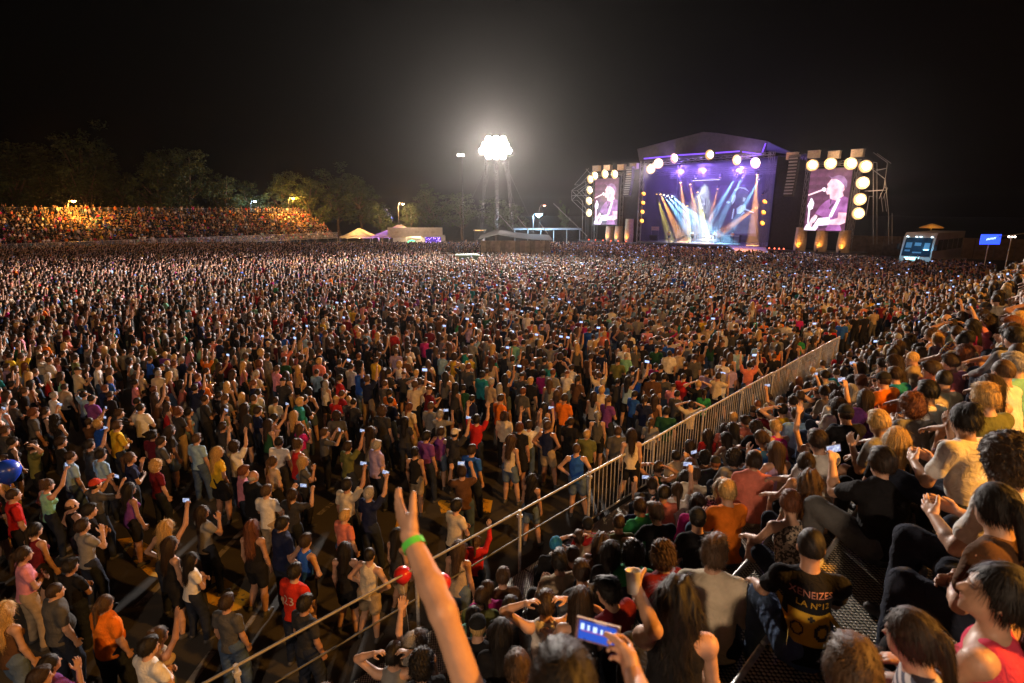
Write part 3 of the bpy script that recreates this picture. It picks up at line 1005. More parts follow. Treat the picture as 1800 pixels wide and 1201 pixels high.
def tree(px, ytop, dep, wide, label, z0=0.0):
    """a tree whose crown reaches ytop and stands dep metres away"""
    global _tn
    p = at_depth(px, ytop, dep); k = _tn % 4; _tn += 1
    hgt = p.z - z0
    t = empty('tree', (p.x, p.y, z0), rng.uniform(0, 6.28))
    sz = hgt / 15.2; sw = wide / FPX * dep / 4.6
    t.scale = (sw, sw, sz)
    obj('trunk', TREES[k][0], t); obj('crown', TREES[k][1], t)
    tag(t, label, 'tree', 'trees around the car park')
for args in ((15, 255, 108, 80, 'broad dark tree at the far end of the row behind the far grandstand'),
             (70, 262, 112, 60, 'slim tree next to the broad one at the row end behind the grandstand'),
             (125, 236, 110, 75, 'tallest tree of the row, behind the brightest street lamp'),
             (205, 292, 118, 52, 'low tree between the tallest tree and the twin-topped one'),
             (270, 268, 112, 62, 'tree with the nearer of two tall tops in the middle of the row'),
             (320, 272, 116, 62, 'second of two tall tops in the middle of the tree row'),
             (395, 314, 120, 42, 'small tree beside the white lamp behind the grandstand'),
             (432, 326, 124, 34, 'smallest tree behind the white lamp over the grandstand'),
             (492, 306, 124, 46, 'yellow-lit tree standing over the second street lamp'),
             (545, 318, 122, 44, 'yellow-green tree just beyond the second street lamp'),
             (590, 300, 128, 58, 'dim tree at the end of the far grandstand'),
             (632, 322, 126, 52, 'dim tree behind the small cream tent'),
             (668, 362, 117, 26, 'low bush-like tree glowing yellow-green over the tents'),
             (722, 362, 118, 24, 'small tree lit orange by the lamp above the big tent'),
             (760, 335, 130, 46, 'grey tree behind the banner stall'),
             (812, 345, 130, 40, 'grey tree between the stall and the floodlight mast'),
             (872, 352, 124, 40, 'tree behind the foot of the floodlight mast'),
             (905, 362, 122, 28, 'slender tree standing by the mast guy poles'),
             (992, 362, 112, 14, 'small yellow-lit tree between the blue lamp and the stage')):
    tree(*args)

# ---------------------------------------------------------------- stage survey: t along the front, n out to the audience
S0 = Vector((16.85, 100.5, 0)); SS = Vector((.678, -.735, 0)); SN = Vector((-.735, -.678, 0))
def ST(t, n, z): return S0 + SS * t + SN * n + Vector((0, 0, z))
def sp(px, py, n=0.0):
    """the (t, z) where the line of sight through a surveyed point meets the vertical plane n"""
    d = ray(px, py); c = Vector((0, 0, CAM_Z))
    k = (n - (c - S0).dot(SN)) / d.dot(SN)
    p = c + d * k
    return (p - S0).dot(SS), p.z
srz = math.atan2(SS.y, SS.x)                      # local x = t, local y = -n
def stage_thing(name, label, cat, t=0, n=0, z=0, group=None):
    e = empty(name, ST(t, n, z), srz); tag(e, label, cat, group); return e

M_BLACKCLOTH = plain('black_stage_cloth', (.022, .020, .022), .95, 0, .3, 4, .3, 12)
M_ROOF = plain('grey_roof_membrane', (.05, .045, .065), .7, 0, .2, 2, .3, 5)
M_DECK = plain('stage_deck', (.10, .09, .085), .35, 0, .25, 3)
M_TRUSS = plain('aluminium_truss', (.26, .25, .24), .4, .7, .2, 8)
M_BLACK = plain('black_cabinet', (.025, .025, .026), .55, 0, .3, 8)
M_LENS = glow('flood_lens', (1, .90, .70), 16)
M_LENSO = glow('amber_lens', (1, .38, .04), 9)
M_LENSW = glow('moving_head_lens', (.95, .9, 1), 9)
M_LENSA = glow('amber_head_lens', (1, .55, .15), 7)
M_LENSR = glow('red_marker_lens', (1, .12, .06), 5)

TL, TR = sp(1122, 400)[0], sp(1348, 400)[0]
stage = stage_thing('stage', 'large roofed concert stage with dark side walls and purple-edged canopy', 'stage')
DECK_Z = 1.75
def sbox(mb, t0, t1, n0, n1, z0, z1): return mb.box(((t0 + t1) / 2, -(n0 + n1) / 2, (z0 + z1) / 2), (t1 - t0, n1 - n0, z1 - z0))
sbox(MB(), TL + .3, TR - .3, -12, .6, DECK_Z - .25, DECK_Z).build('deck', M_DECK, stage)
sbox(MB(), TL + .3, TR - .3, .45, .55, 0, DECK_Z - .26).build('front_skirt', M_BLACKCLOTH, stage)
TWL, TWR = sp(1012, 420)[0], sp(1512, 430)[0]
sbox(MB(), TWL, TL + .25, -4, .3, DECK_Z - .55, DECK_Z - .3).build('side_deck', M_DECK, stage)
sbox(MB(), TR - .25, TWR, -4, .3, DECK_Z - .55, DECK_Z - .3).build('side_deck', M_DECK, stage)
sbox(MB(), TWL, TL + .25, .15, .22, 0, DECK_Z - .56).build('side_skirt', M_BLACKCLOTH, stage)
sbox(MB(), TR - .25, TWR, .15, .22, 0, DECK_Z - .56).build('side_skirt', M_BLACKCLOTH, stage)
# walk ramp on the right of the deck
rt = sp(1285, 426)[0]
m = MB(); m.poly([(rt, -.65, DECK_Z), (rt + 5.5, -.65, DECK_Z), (rt + 7.5, -4.5, DECK_Z - .5), (rt + 3.0, -4.5, DECK_Z - .5)], (0, 0, -.18)); m.build('runway', plain('pale_runway', (.45, .42, .38), .5), stage)
# stairs at the right end
for k in range(6):
    sbox(MB(), TWR + .05 + k * .3, TWR + .33 + k * .3, -1.2, .2, 0, DECK_Z - .5 - k * .2).build('step', M_DECK, stage)
# back wall and side walls
ZR = sp(1240, 270)[1]
sbox(MB(), TL, TR, -12.2, -12.05, 0, ZR).build('back_cloth', M_BLACKCLOTH, stage)
sbox(MB(), TL - .1, TL, -12, -1.0, 0, ZR - 1).build('side_cloth', M_BLACKCLOTH, stage)
sbox(MB(), TR, TR + .1, -12, -1.0, 0, ZR - 1).build('side_cloth', M_BLACKCLOTH, stage)
for a, b in ((sp(1088, 400)[0], TL - .2), (TR + .2, sp(1412, 400)[0] - .3)):
    sbox(MB(), a, b, -1.2, -1.1, 0, ZR - 3.2).build('wing_cloth', M_BLACKCLOTH, stage)
# roof: peaked canopy hung over the deck
def spz(px, py, n=0): return sp(px, py, n)
le, pk, re_ = spz(1120, 262), spz(1236, 232), spz(1349, 248)
ll, lr = spz(1124, 284), spz(1345, 272)
pk2 = spz(1262, 234)
front = [(ll[0], 0, ll[1]), (lr[0], 0, lr[1]), (re_[0], 0, re_[1]), (pk2[0], 0, pk2[1]), (pk[0], 0, pk[1]), (le[0], 0, le[1])]
m = MB(); m.poly([Vector(p) for p in front], (0, .12, 0)); m.build('fascia', M_ROOF, stage)
up = front[2:]
m = MB()
for a, b in zip(up[:-1], up[1:]):
    m.poly([Vector((a[0], .15, a[2] - .02)), Vector((b[0], .15, b[2] - .02)), Vector((b[0], 12.5, b[2] - 1.2)), Vector((a[0], 12.5, a[2] - 1.2))], (0, 0, -.08))
m.build('roof', M_ROOF, stage)
M_PURPLE = glow('purple_strip_glow', (.22, .08, 1.0), 1.6)
for a, b in (((1132, 279), (1185, 274)), ((1190, 273), (1240, 270)), ((1258, 269), (1300, 266)), ((1305, 267), (1338, 271)), ((1340, 268), (1346, 252))):
    pa, pb = sp(*a, .12), sp(*b, .12)
    MB().tube((pa[0], -.12, pa[1]), (pb[0], -.12, pb[1]), .10, seg=6).build('light_strip', M_PURPLE, stage)
point(stage, ST(sp(1180, 300)[0], 1.6, sp(1180, 300)[1]), 900, (.25, .12, 1), .3)
point(stage, ST(sp(1320, 300)[0], 1.6, sp(1320, 285)[1]), 900, (.25, .12, 1), .3)

for px_, py_ in ((1195, 300), (1235, 298), (1300, 300)):
    point(stage, ST(sp(px_, py_, -4)[0], -4, sp(px_, py_, -4)[1]), 3600, (.30, .16, 1), .3)
for px_, py_ in ((1060, 300), (1150, 290), (1300, 276), (1470, 282), (1525, 330), (1040, 345)):
    point(stage, ST(sp(px_, py_, 2.2)[0], 2.2, sp(px_, py_, 2.2)[1]), 420, (1, .62, .34), .4)  # added warm fill lamps without fixtures, standing in for floodlight spill
def truss(parent, a, b, w=.42, r=.028, name='truss', step=.8, mat=None):
    a, b = Vector(a), Vector(b); d = (b - a); L = d.length; d.normalize()
    x = d.orthogonal().normalized(); y = d.cross(x)
    cs = [(x * i + y * j) * w / 2 for i, j in ((1, 1), (-1, 1), (-1, -1), (1, -1))]
    m = MB(); n = max(2, int(L / step))
    for c in cs: m.tube(a + c, b + c, r, seg=4)
    for k in range(n):
        p, q = a + d * L * k / n, a + d * L * (k + 1) / n
        for i in range(4):
            m.tube(p + cs[i], q + cs[(i + 1) % 4], r * .6, seg=3, caps=False)
    return m.build(name, mat or M_TRUSS, parent)
for t in (TL + .3, TR - .3):
    for n in (0.2, -11.5):
        truss(stage, (t, -n, 0), (t, -n, ZR - .4), .6, .035, 'tower', 1.1)
truss(stage, (TL, -.35, ZR - .9), (TR, -.35, ZR - .9), .5, .035, 'front_truss', 1.0)
for n, dz in ((-4, 2.2), (-8, 2.6)):
    truss(stage, (TL + .5, -n, ZR - dz), (TR - .5, -n, ZR - dz), .45, .03, 'light_truss', 1.0)

# scaffolds beside the two side screens
for lab, pts in (('open tube scaffold jutting out beside the narrower side screen',
                  [((1005, 335), (1030, 318)), ((1005, 335), (1005, 352)), ((1005, 352), (1030, 376)), ((1005, 344), (1040, 344)), ((1022, 335), (1035, 325)), ((1022, 335), (1036, 352)),
                   ((1005, 335), (1022, 352)), ((1005, 352), (1022, 335)), ((1022, 352), (1034, 376)), ((1030, 297), (1040, 308)), ((1010, 325), (1035, 296)), ((1030, 318), (1030, 420)), ((1024, 352), (1024, 420))]),
                 ('open tube scaffold jutting out beside the wider side screen',
                  [((1535, 268), (1560, 286)), ((1530, 295), (1556, 315)), ((1520, 336), (1552, 334)), ((1560, 286), (1554, 330)), ((1554, 330), (1545, 350)), ((1556, 315), (1562, 375)),
                   ((1562, 375), (1562, 430)), ((1528, 345), (1522, 380)), ((1548, 340), (1552, 372)), ((1540, 300), (1558, 296)), ((1535, 285), (1535, 430))])):
    sc = stage_thing('scaffold', lab, 'scaffold')
    for a, b in pts:
        pa, pb = sp(*a, .1), sp(*b, .1)
        MB().tube((pa[0], -.1, max(0, pa[1])), (pb[0], -.1, max(0, pb[1])), .045, seg=5).build('tube', M_TRUSS, sc)
    pa = sp(*pts[0][0]); 
    for dn in (1.5,):
        for a, b in pts[::2]:
            qa, qb = sp(*a, .1), sp(*b, .1)
            MB().tube((qa[0], dn, max(0, qa[1])), (qb[0], dn, max(0, qb[1])), .04, seg=5).build('tube', M_TRUSS, sc)
    for a, b in pts[1::3]:
        qa = sp(*a, .1); MB().tube((qa[0], -.1, qa[1]), (qa[0], dn, qa[1]), .035, seg=5).build('tube', M_TRUSS, sc)
    mast = sp(*((1042, 330) if lab.find('narrower') > 0 else (1500, 330)))[0]
    truss(sc, (mast, 1.2, 0), (mast, 1.2, sp(1461, 285)[1]), .6, .035, 'mast', 1.1)

# ---------------------------------------------------------------- video screens
def crop3(x, y): return 1370 + x / 6.005, 250 + y / 6.005
QC = {k: sp(*crop3(*v)) for k, v in dict(TL=(325, 290), TR=(778, 270), BR=(683, 940), BL=(263, 930)).items()}
rt0, rt1 = (QC['TL'][0] + QC['BL'][0]) / 2, (QC['TR'][0] + QC['BR'][0]) / 2
rz1, rz0 = (QC['TL'][1] + QC['TR'][1]) / 2, (QC['BL'][1] + QC['BR'][1]) / 2
def uvq(x, y):
    """position on the picture shown by the screen, 0..1 from its lower corner"""
    # bilinear inverse by a few Newton steps on the surveyed corners
    P = np.array([x, y], float); q = [np.array(v, float) for v in ((263, 930), (683, 940), (778, 270), (325, 290))]
    a = b = .5
    for _ in range(12):
        S = (1 - a) * (1 - b) * q[0] + a * (1 - b) * q[1] + a * b * q[2] + (1 - a) * b * q[3]
        da = (1 - b) * (q[1] - q[0]) + b * (q[2] - q[3]); db = (1 - a) * (q[3] - q[0]) + a * (q[2] - q[1])
        st = np.linalg.solve(np.stack([da, db], 1), P - S); a += st[0]; b += st[1]
    return float(np.clip(a, .002, .998)), float(np.clip(b, .002, .998))
def screen_glow(name, c0, c1, s):
    m, nt, b = nodemat(name)
    tc = nt.nodes.new("ShaderNodeTexCoord"); n = nt.nodes.new("ShaderNodeTexNoise"); n.inputs["Scale"].default_value = .9; n.inputs["Detail"].default_value = 5
    nt.links.new(tc.outputs["Object"], n.inputs["Vector"])
    rp = nt.nodes.new("ShaderNodeValToRGB"); rp.color_ramp.elements[0].position = .35; rp.color_ramp.elements[1].position = .65
    rp.color_ramp.elements[0].color = (*c0, 1); rp.color_ramp.elements[1].color = (*c1, 1)
    nt.links.new(n.outputs[0], rp.inputs[0]); nt.links.new(rp.outputs[0], b.inputs["Emission Color"]); b.inputs["Emission Strength"].default_value = s
    b.inputs["Base Color"].default_value = (.02, .02, .02, 1)
    m.cycles.emission_sampling = 'NONE'
    return m
MS = dict(bg=screen_glow('screen_backdrop', (.06, .018, .035), (.14, .045, .10), 1.7), skin=screen_glow('screen_light_tone', (.85, .36, .46), (1, .78, .86), 1.5),
          shirt=screen_glow('screen_shirt_tone', (.20, .05, .18), (.42, .15, .42), 1.6), cap=screen_glow('screen_cap_tone', (.16, .07, .16), (.40, .20, .40), 1.5),
          white=screen_glow('screen_white_tone', (.85, .62, .95), (1, .95, 1), 1.7), dark=screen_glow('screen_dark_tone', (.12, .05, .10), (.2, .08, .2), .7))
FIG = [('shirt', [(545, 590), (600, 612), (680, 568), (727, 585), (712, 740), (640, 745), (620, 790), (640, 870), (660, 938), (500, 938), (470, 790), (440, 775), (385, 750), (430, 680), (490, 622)]),
       ('skin', [(560, 385), (600, 385), (650, 410), (688, 450), (692, 500), (672, 522), (682, 566), (640, 590), (600, 612), (540, 592), (536, 546), (510, 550), (495, 520), (510, 502), (504, 490), (516, 470), (510, 440), (530, 420), (545, 395)]),
       ('cap', [(523, 350), (560, 370), (590, 358), (640, 346), (690, 363), (720, 410), (716, 472), (698, 484), (682, 448), (640, 402), (600, 386), (556, 388)]),
       ('skin', [(628, 740), (712, 742), (697, 850), (640, 873), (560, 872), (450, 857), (440, 830), (560, 816), (620, 800)]),
       ('white', [(620, 592), (650, 600), (560, 792), (528, 782)]),
       ('white', [(300, 860), (330, 850), (350, 905), (420, 800), (545, 786), (525, 872), (430, 882), (392, 936), (330, 931), (266, 926), (280, 890)]),
       ('skin', [(385, 760), (412, 776), (402, 805), (372, 855), (350, 893), (330, 890), (322, 850), (345, 800)]),
       ('dark', [(360, 850), (376, 850), (362, 890), (348, 893)]), ('dark', [(415, 880), (520, 876), (505, 905), (430, 915)]),
       ('skin', [(303, 548), (306, 565), (470, 507), (465, 490)]),
       ('white', [(460, 480), (482, 474), (502, 488), (498, 512), (476, 520), (460, 506)]),
       ('white', [(338, 585), (352, 592), (374, 640), (358, 700), (332, 712), (320, 850), (302, 850), (312, 705), (300, 668)]),
       ('dark', [(530, 690), (575, 640), (582, 652), (540, 712)]), ('dark', [(545, 600), (560, 605), (552, 650), (540, 640)])]
def side_screen(t0, t1, z0, z1, label):
    e = stage_thing('video_screen', label, 'screen', (t0 + t1) / 2, 0, z0)
    w, hh = t1 - t0, z1 - z0
    MB().box((0, .16, hh / 2), (w + .25, .22, hh + .25)).build('housing', M_BLACK, e)
    nx_, ny_ = 5, 8                                           # LED modules, each a tile of the wall
    me = MB().box((0, 0, 0), (w / nx_ - .012, .05, hh / ny_ - .012)).mesh('led_panel', MS['bg'])
    for i in range(nx_):
        for j in range(ny_):
            obj('led_panel', me, e, (-w / 2 + (i + .5) * w / nx_, .02, (j + .5) * hh / ny_))
    names = {'shirt': 'picture_shirt', 'skin': 'picture_skin', 'cap': 'picture_cap', 'white': 'picture_highlight', 'dark': 'picture_shadow'}
    for k, (mt, pts) in enumerate(FIG):
        y = -.010 - .004 * k
        q = []
        for x, yy in pts:
            a, b = uvq(x, yy); q.append((-w / 2 + a * w, y, b * hh))
        MB().poly(q).build(names[mt], MS[mt], e)
    truss(e, (-w / 2 - .45, .5, -z0), (-w / 2 - .45, .5, hh + .6), .5, .03, 'leg_tower', 1.0)
    truss(e, (w / 2 + .45, .5, -z0), (w / 2 + .45, .5, hh + .6), .5, .03, 'leg_tower', 1.0)
    truss(e, (-w / 2 - .7, .5, hh + .65), (w / 2 + .7, .5, hh + .65), .4, .03, 'top_truss', 1.0)
    return e
side_screen(rt0, rt1, rz0, rz1, 'wide video screen with capped singer, beside the coach')
a0, a1 = sp(1045, 355)[0], sp(1086, 355)[0]
lz0, lz1 = sp(1065, 395)[1], sp(1065, 314)[1]
side_screen(a0, a1, lz0, lz1, 'narrow video screen with capped singer, far side of the stage')

# main screen at the back of the stage
NB = -11.2
def crop2(x, y, n=NB): return sp(1190 + x / 5.457, 220 + y / 5.457, n)
c0, c1 = crop2(330, 590), crop2(800, 590)
zb0, zb1 = crop2(600, 1060)[1], crop2(600, 575)[1]
ms = stage_thing('video_screen', 'dim blue video screen with close-up face at the back of the stage', 'screen', (c0[0] + c1[0]) / 2, NB, zb0)
ox = (c0[0] + c1[0]) / 2
W_, H_ = c1[0] - c0[0], zb1 - zb0
MB().box((0, .2, H_ / 2), (W_ + .2, .2, H_ + .2)).build('housing', M_BLACK, ms)
me = MB().box((0, 0, 0), (W_ / 8 - .012, .05, H_ / 7 - .012)).mesh('led_panel', screen_glow('stage_screen_backdrop', (.02, .012, .05), (.07, .035, .13), .7))
for i in range(8):
    for j in range(7):
        obj('led_panel', me, ms, (-W_ / 2 + (i + .5) * W_ / 8, .05, (j + .5) * H_ / 7))
MSB = dict(face=screen_glow('stage_screen_face', (.06, .07, .16), (.16, .18, .34), .8), lit=screen_glow('stage_screen_light', (.35, .5, .95), (.75, .85, 1), 1.1))
for k, (mt, pts) in enumerate((('face', [(560, 650), (610, 610), (680, 640), (690, 700), (660, 760), (600, 780), (560, 760), (550, 720)]),
                               ('lit', [(545, 622), (600, 592), (660, 602), (692, 640), (640, 612), (600, 606), (560, 634)]),
                               ('lit', [(520, 730), (535, 680), (560, 660), (566, 690), (548, 740), (530, 765)]), ('lit', [(470, 738), (490, 725), (512, 738), (500, 752), (476, 750)]),
                               ('lit', [(570, 800), (610, 770), (655, 760), (662, 805), (610, 850), (575, 850)]), ('lit', [(636, 690), (660, 700), (650, 735), (630, 735)]),
                               ('lit', [(655, 800), (740, 835), (735, 845), (650, 815)]), ('lit', [(540, 800), (552, 805), (535, 900), (522, 900)]),
                               ('lit', [(640, 830), (655, 840), (580, 945), (562, 935)]), ('face', [(520, 930), (640, 850), (740, 850), (760, 1040), (560, 1040)]))):
    MB().poly([(crop2(*p)[0] - ox, -.0 - .004 * k, max(.05, crop2(*p)[1] - zb0)) for p in pts]).build('picture_face' if mt == 'face' else 'picture_highlight', MSB[mt], ms)

# ---------------------------------------------------------------- audience floodlights on the stage
me_can = MB().lathe([(.10, .32), (.22, .30), (.40, .05), (.44, 0), (.40, -.005)], seg=14).mesh('housing', M_BLACK)
me_len = MB().lathe([(.395, .0), (.30, -.02), (.15, -.03), (.001, -.035)], seg=14).mesh('lens', M_LENS)
me_yok = MB().box((0, .46, .1), (.9, .03, .06)).box((.46, .23, .1), (.03, .5, .06)).box((-.46, .23, .1), (.03, .5, .06)).mesh('yoke', M_BLACK)
me_dish = MB().lathe([(.44, .02), (.54, -.08), (.63, -.24), (.65, -.23), (.56, -.06), (.46, .04)], seg=18).mesh('halo_dish', plain('gold_halo', (.75, .55, .30), .5, .2))  # added flared dish that imitates the warm halo round each lamp
AUD = Vector((-6, 52, 1.2))
flood_n = 0
def flood(px, py, label, n=.7, power=5500, aim=None, size=1.2, col=(1, .78, .70), group='audience floodlights on the stage', angle=95, lens=None):
    t, z = sp(px, py, n)
    p = ST(t, n, z)
    aim = AUD if aim is None else Vector(aim)
    e = bpy.data.objects.new('flood_light', None); e.empty_display_size = .1; COL.objects.link(e)
    q = (aim - p).to_track_quat('-Z', 'Y')
    e.rotation_mode = 'QUATERNION'; e.rotation_quaternion = q; e.location = p; e.scale = (size,) * 3
    tag(e, label, 'floodlight', group)
    obj('housing', me_can, e); o = obj('lens', me_len, e); obj('yoke', me_yok, e)
    obj('halo_dish', me_dish, e); pl_ = point(None, (0, 0, 0), 15, (1, .5, .16) if not lens else (1, .3, .03), .1); pl_.parent = e; pl_.location = (0, 0, -.33)  # added amber lamp in front, only to light the halo dish
    if lens: o.material_slots[0].link = 'OBJECT'; o.material_slots[0].material = lens
    l = bpy.data.lights.new("lamp_beam", 'SPOT'); l.energy = power; l.color = col; l.spot_size = R(angle); l.spot_blend = .8; l.shadow_soft_size = .35
    lo = bpy.data.objects.new("lamp_beam", l); COL.objects.link(lo); lo.parent = e; lo.location = (0, 0, -.25)
    return e
ORD = ['first', 'second', 'third', 'fourth', 'fifth', 'sixth', 'seventh', 'eighth']
for i, (x, y) in enumerate(((1145, 297), (1158, 287), (1187, 278), (1249, 272), (1297, 281), (1330, 286))):
    flood(x, y, f'{ORD[i]} warm floodlight from the dark wing under the stage canopy edge', aim=[AUD, on_z(745, 525, 1.5), on_z(430, 458, 1.5), on_z(90, 500, 1.5), AUD + Vector((-14, 6, 0)), AUD][i], angle=[95, 17, 20, 26, 95, 95][i], power=[5500, 430000, 430000, 320000, 5500, 5500][i], col=(1, .80, .76))
for i, (x, y) in enumerate(((1047, 309), (1065, 306), (1082, 306))):
    flood(x, y, f'{ORD[i]} floodlight over the top of the narrow side screen', power=4500, aim=(-38, 62, 1))
for i, (x, y) in enumerate(((1039, 315), (1038, 334), (1037, 353), (1037, 374))):
    flood(x, y, f'{ORD[i]} floodlight from the top down the outer edge of narrow screen', power=4500, aim=(-30, 75, 1))
for i, (x, y) in enumerate(((1429, 290), (1461, 287), (1497, 287))):
    flood(x, y, f'{ORD[i]} floodlight over the top of the wide side screen', power=2600, aim=(12, 45, 1))
for i, (x, y) in enumerate(((1523, 292), (1518, 321), (1513, 350), (1510, 375))):
    flood(x, y, f'{ORD[i]} floodlight from the top down the outer edge of wide screen', power=2400, aim=(8, 40, 1))
for i, (x, y) in enumerate(((1132, 340), (1131, 356), (1130, 372), (1129, 388))):
    flood(x, y, f'{ORD[i]} amber lamp from the top on the canopy tower near narrow screen', n=.5, power=2500, size=.6, col=(1, .33, .03), lens=M_LENSO, aim=ST(TL + 1, 12, 1), group='amber lamps on the stage towers')
for i, (x, y) in enumerate(((1345, 354), (1343, 373), (1341, 392))):
    flood(x, y, f'{ORD[i]} amber lamp from the top on the canopy tower near wide screen', n=.5, power=2500, size=.6, col=(1, .33, .03), lens=M_LENSO, aim=ST(TR - 3, 10, 1), group='amber lamps on the stage towers')

# ---------------------------------------------------------------- moving heads inside the stage, with their beams in the smoke
me_mh = MB().box((0, 0, .22), (.26, .26, .14)).box((.17, 0, .05), (.05, .12, .3)).box((-.17, 0, .05), (.05, .12, .3)).mesh('base', M_BLACK)
me_mb = MB().lathe([(.001, .16), (.12, .14), (.14, .0), (.12, -.16)], seg=10).mesh('head', M_BLACK)
me_ml = MB().lathe([(.12, -.161), (.001, -.175)], seg=10).mesh('lens', M_LENSW)
me_ma = MB().lathe([(.12, -.161), (.001, -.175)], seg=10).mesh('lens', M_LENSA)
BL, AM, WH, YE = (.25, .6, 1), (1, .42, .10), (1, .92, .85), (1, .80, .12)
def head_light(px, py, n, col, power, target, label, angle=9):
    t, z = sp(px, py, n)
    p = ST(t, n, z)
    e = bpy.data.objects.new('moving_head_light', None); e.empty_display_size = .1; COL.objects.link(e)
    e.location = p; e.rotation_mode = 'QUATERNION'; e.rotation_quaternion = (Vector(target) - p).to_track_quat('-Z', 'Y'); e.scale = (1.4,) * 3
    tag(e, label, 'stage light', 'moving lights hung over the stage')
    obj('base', me_mh, e); obj('head', me_mb, e); obj('lens', me_ma if col in (AM, YE) else me_ml, e)
    if power:
        l = bpy.data.lights.new("lamp_beam", 'SPOT'); l.energy = power; l.color = col; l.spot_size = R(angle); l.spot_blend = .35; l.shadow_soft_size = .08
        lo = bpy.data.objects.new("lamp_beam", l); COL.objects.link(lo); lo.parent = e; lo.location = (0, 0, -.2)
tc_ = (TL + TR) / 2
BEAM = 190000
CN = {}
for i, (x, y, n, c, pw, (tx, ty)) in enumerate(((1153, 340, -5, YE, BEAM, (1175, 412)), (1160, 340, -5, AM, BEAM, (1195, 415)), (1166, 341, -5, BL, BEAM * 1.2, (1215, 412)), (1172, 343, -5, BL, BEAM * 1.4, (1235, 410)),
                                                 (1180, 344, -5, BL, BEAM * 1.6, (1250, 405)), (1223, 312, -6, BL, BEAM * 1.3, (1222, 412)), (1226, 336, -6, YE, BEAM, (1238, 405)), (1233, 364, -7, YE, BEAM * .7, (1243, 410)),
                                                 (1208, 360, -7, YE, BEAM * .7, (1212, 412)), (1266, 310, -6, AM, BEAM, (1250, 395)), (1295, 308, -6, BL, BEAM * 1.4, (1240, 405)), (1306, 310, -6, BL, BEAM, (1260, 400)),
                                                 (1336, 313, -5, BL, BEAM, (1290, 395)), (1331, 305, -5, AM, BEAM, (1328, 350)), (1196, 319, -6, AM, BEAM * .8, (1204, 380)), (1213, 322, -6, AM, BEAM * .7, (1222, 380)),
                                                 (1346, 337, -4, AM, BEAM, (1300, 375)), (1345, 355, -4, AM, BEAM, (1295, 390)), (1342, 340, -4, AM, 0, (1290, 400)), (1262, 330, -7, AM, BEAM * .6, (1245, 400)))):
    tt, tz = sp(tx, ty, n + 1.0)
    cn_ = {BL: 'blue', AM: 'amber', YE: 'yellow', WH: 'white'}[c]; CN[cn_] = CN.get(cn_, 0) + 1
    head_light(x, y, n, c, pw, ST(tt, n + 1.0, max(DECK_Z, tz)), f"{(ORD + ['ninth', 'tenth'])[CN[cn_] - 1]} {cn_} beam light over the stage, in order from the keyboard side", 11)
wash = stage_thing('wash_light_bar', 'bright white wash light bar over the drum kit', 'stage light', sp(1240, 330, -6)[0], -6, ZR - 3.4)
MB().box((0, 0, 0), (5, .25, .3)).build('housing', M_BLACK, wash); MB().box((0, -.02, -.17), (4.8, .2, .03)).build('lens', glow('wash_lens', (.8, .88, 1), 4), wash)
spot(wash, ST(sp(1240, 330, -6)[0], -6, ZR - 3.8), ST(sp(1225, 412, -5)[0], -4, DECK_Z), 26000, (.75, .86, 1), 62, .7, .4)

# ---------------------------------------------------------------- loudspeaker arrays
def line_array(px, y0, y1, label, n=.9):
    t, z1 = sp(px, y0, n); z0 = sp(px, y1, n)[1]
    e = stage_thing('loudspeaker_array', label, 'loudspeaker', t, n, z0)
    nn = 12; hgt = (z1 - z0) / nn
    for k in range(nn):
        f = 1 - k / (nn - 1)
        M = Matrix.Rotation(R(-22 * f * f), 3, 'X')
        m = MB(); m.box((0, -.5 * f * f * 1.2, (k + .5) * hgt), (1.25, .65, hgt * .86), M)
        c = m.build('cabinet', M_BLACK, e)
        m = MB(); m.box((0, -.5 * f * f * 1.2 - .34 * math.cos(R(22 * f * f)), (k + .5) * hgt + .33 * math.sin(R(-22 * f * f)) * -1), (1.1, .02, hgt * .5), M); m.build('grille', M_STEEL, c)
    MB().box((0, 0, nn * hgt + .15), (1.3, .7, .25)).build('frame', M_TRUSS, e)
line_array(1108, 296, 345, 'hanging curved loudspeaker array next to the narrow side screen')
line_array(1397, 276, 345, 'hanging curved loudspeaker array next to the wide side screen')
ol = M_LENSO
for i, (x, y, nm) in enumerate(((1393, 274, 'the loudspeaker array near the wide screen'), (1431, 271, 'the near corner of the wide screen'), (1467, 272, 'the middle of the wide screen'), (1508, 269, 'the outer corner of the wide screen'),
                                (1049, 296, 'the outer corner of the narrow screen'), (1069, 295, 'the middle of the narrow screen'), (1093, 294, 'the near corner of the narrow screen'), (1115, 292, 'the loudspeaker array near the narrow screen'))):
    t, z = sp(x, y, -.2)
    e = stage_thing('cloth_box', f'orange-lit cloth box on top of {nm}', 'cloth box', t, -.2, z - .5, 'orange-lit cloth boxes on the stage towers')
    m = MB(); m.box((0, 0, .45), (1.35, .8, .9)); m.build('cover', plain('pale_cloth', (.5, .42, .34), .9), e); MB().box((0, 0, .93), (1.45, .9, .06)).build('frame', M_TRUSS, e)
    spot(e, ST(t, 1.4, z - 1.6), ST(t, -.2, z), 260, (1, .36, .05), 55, .8, .05)
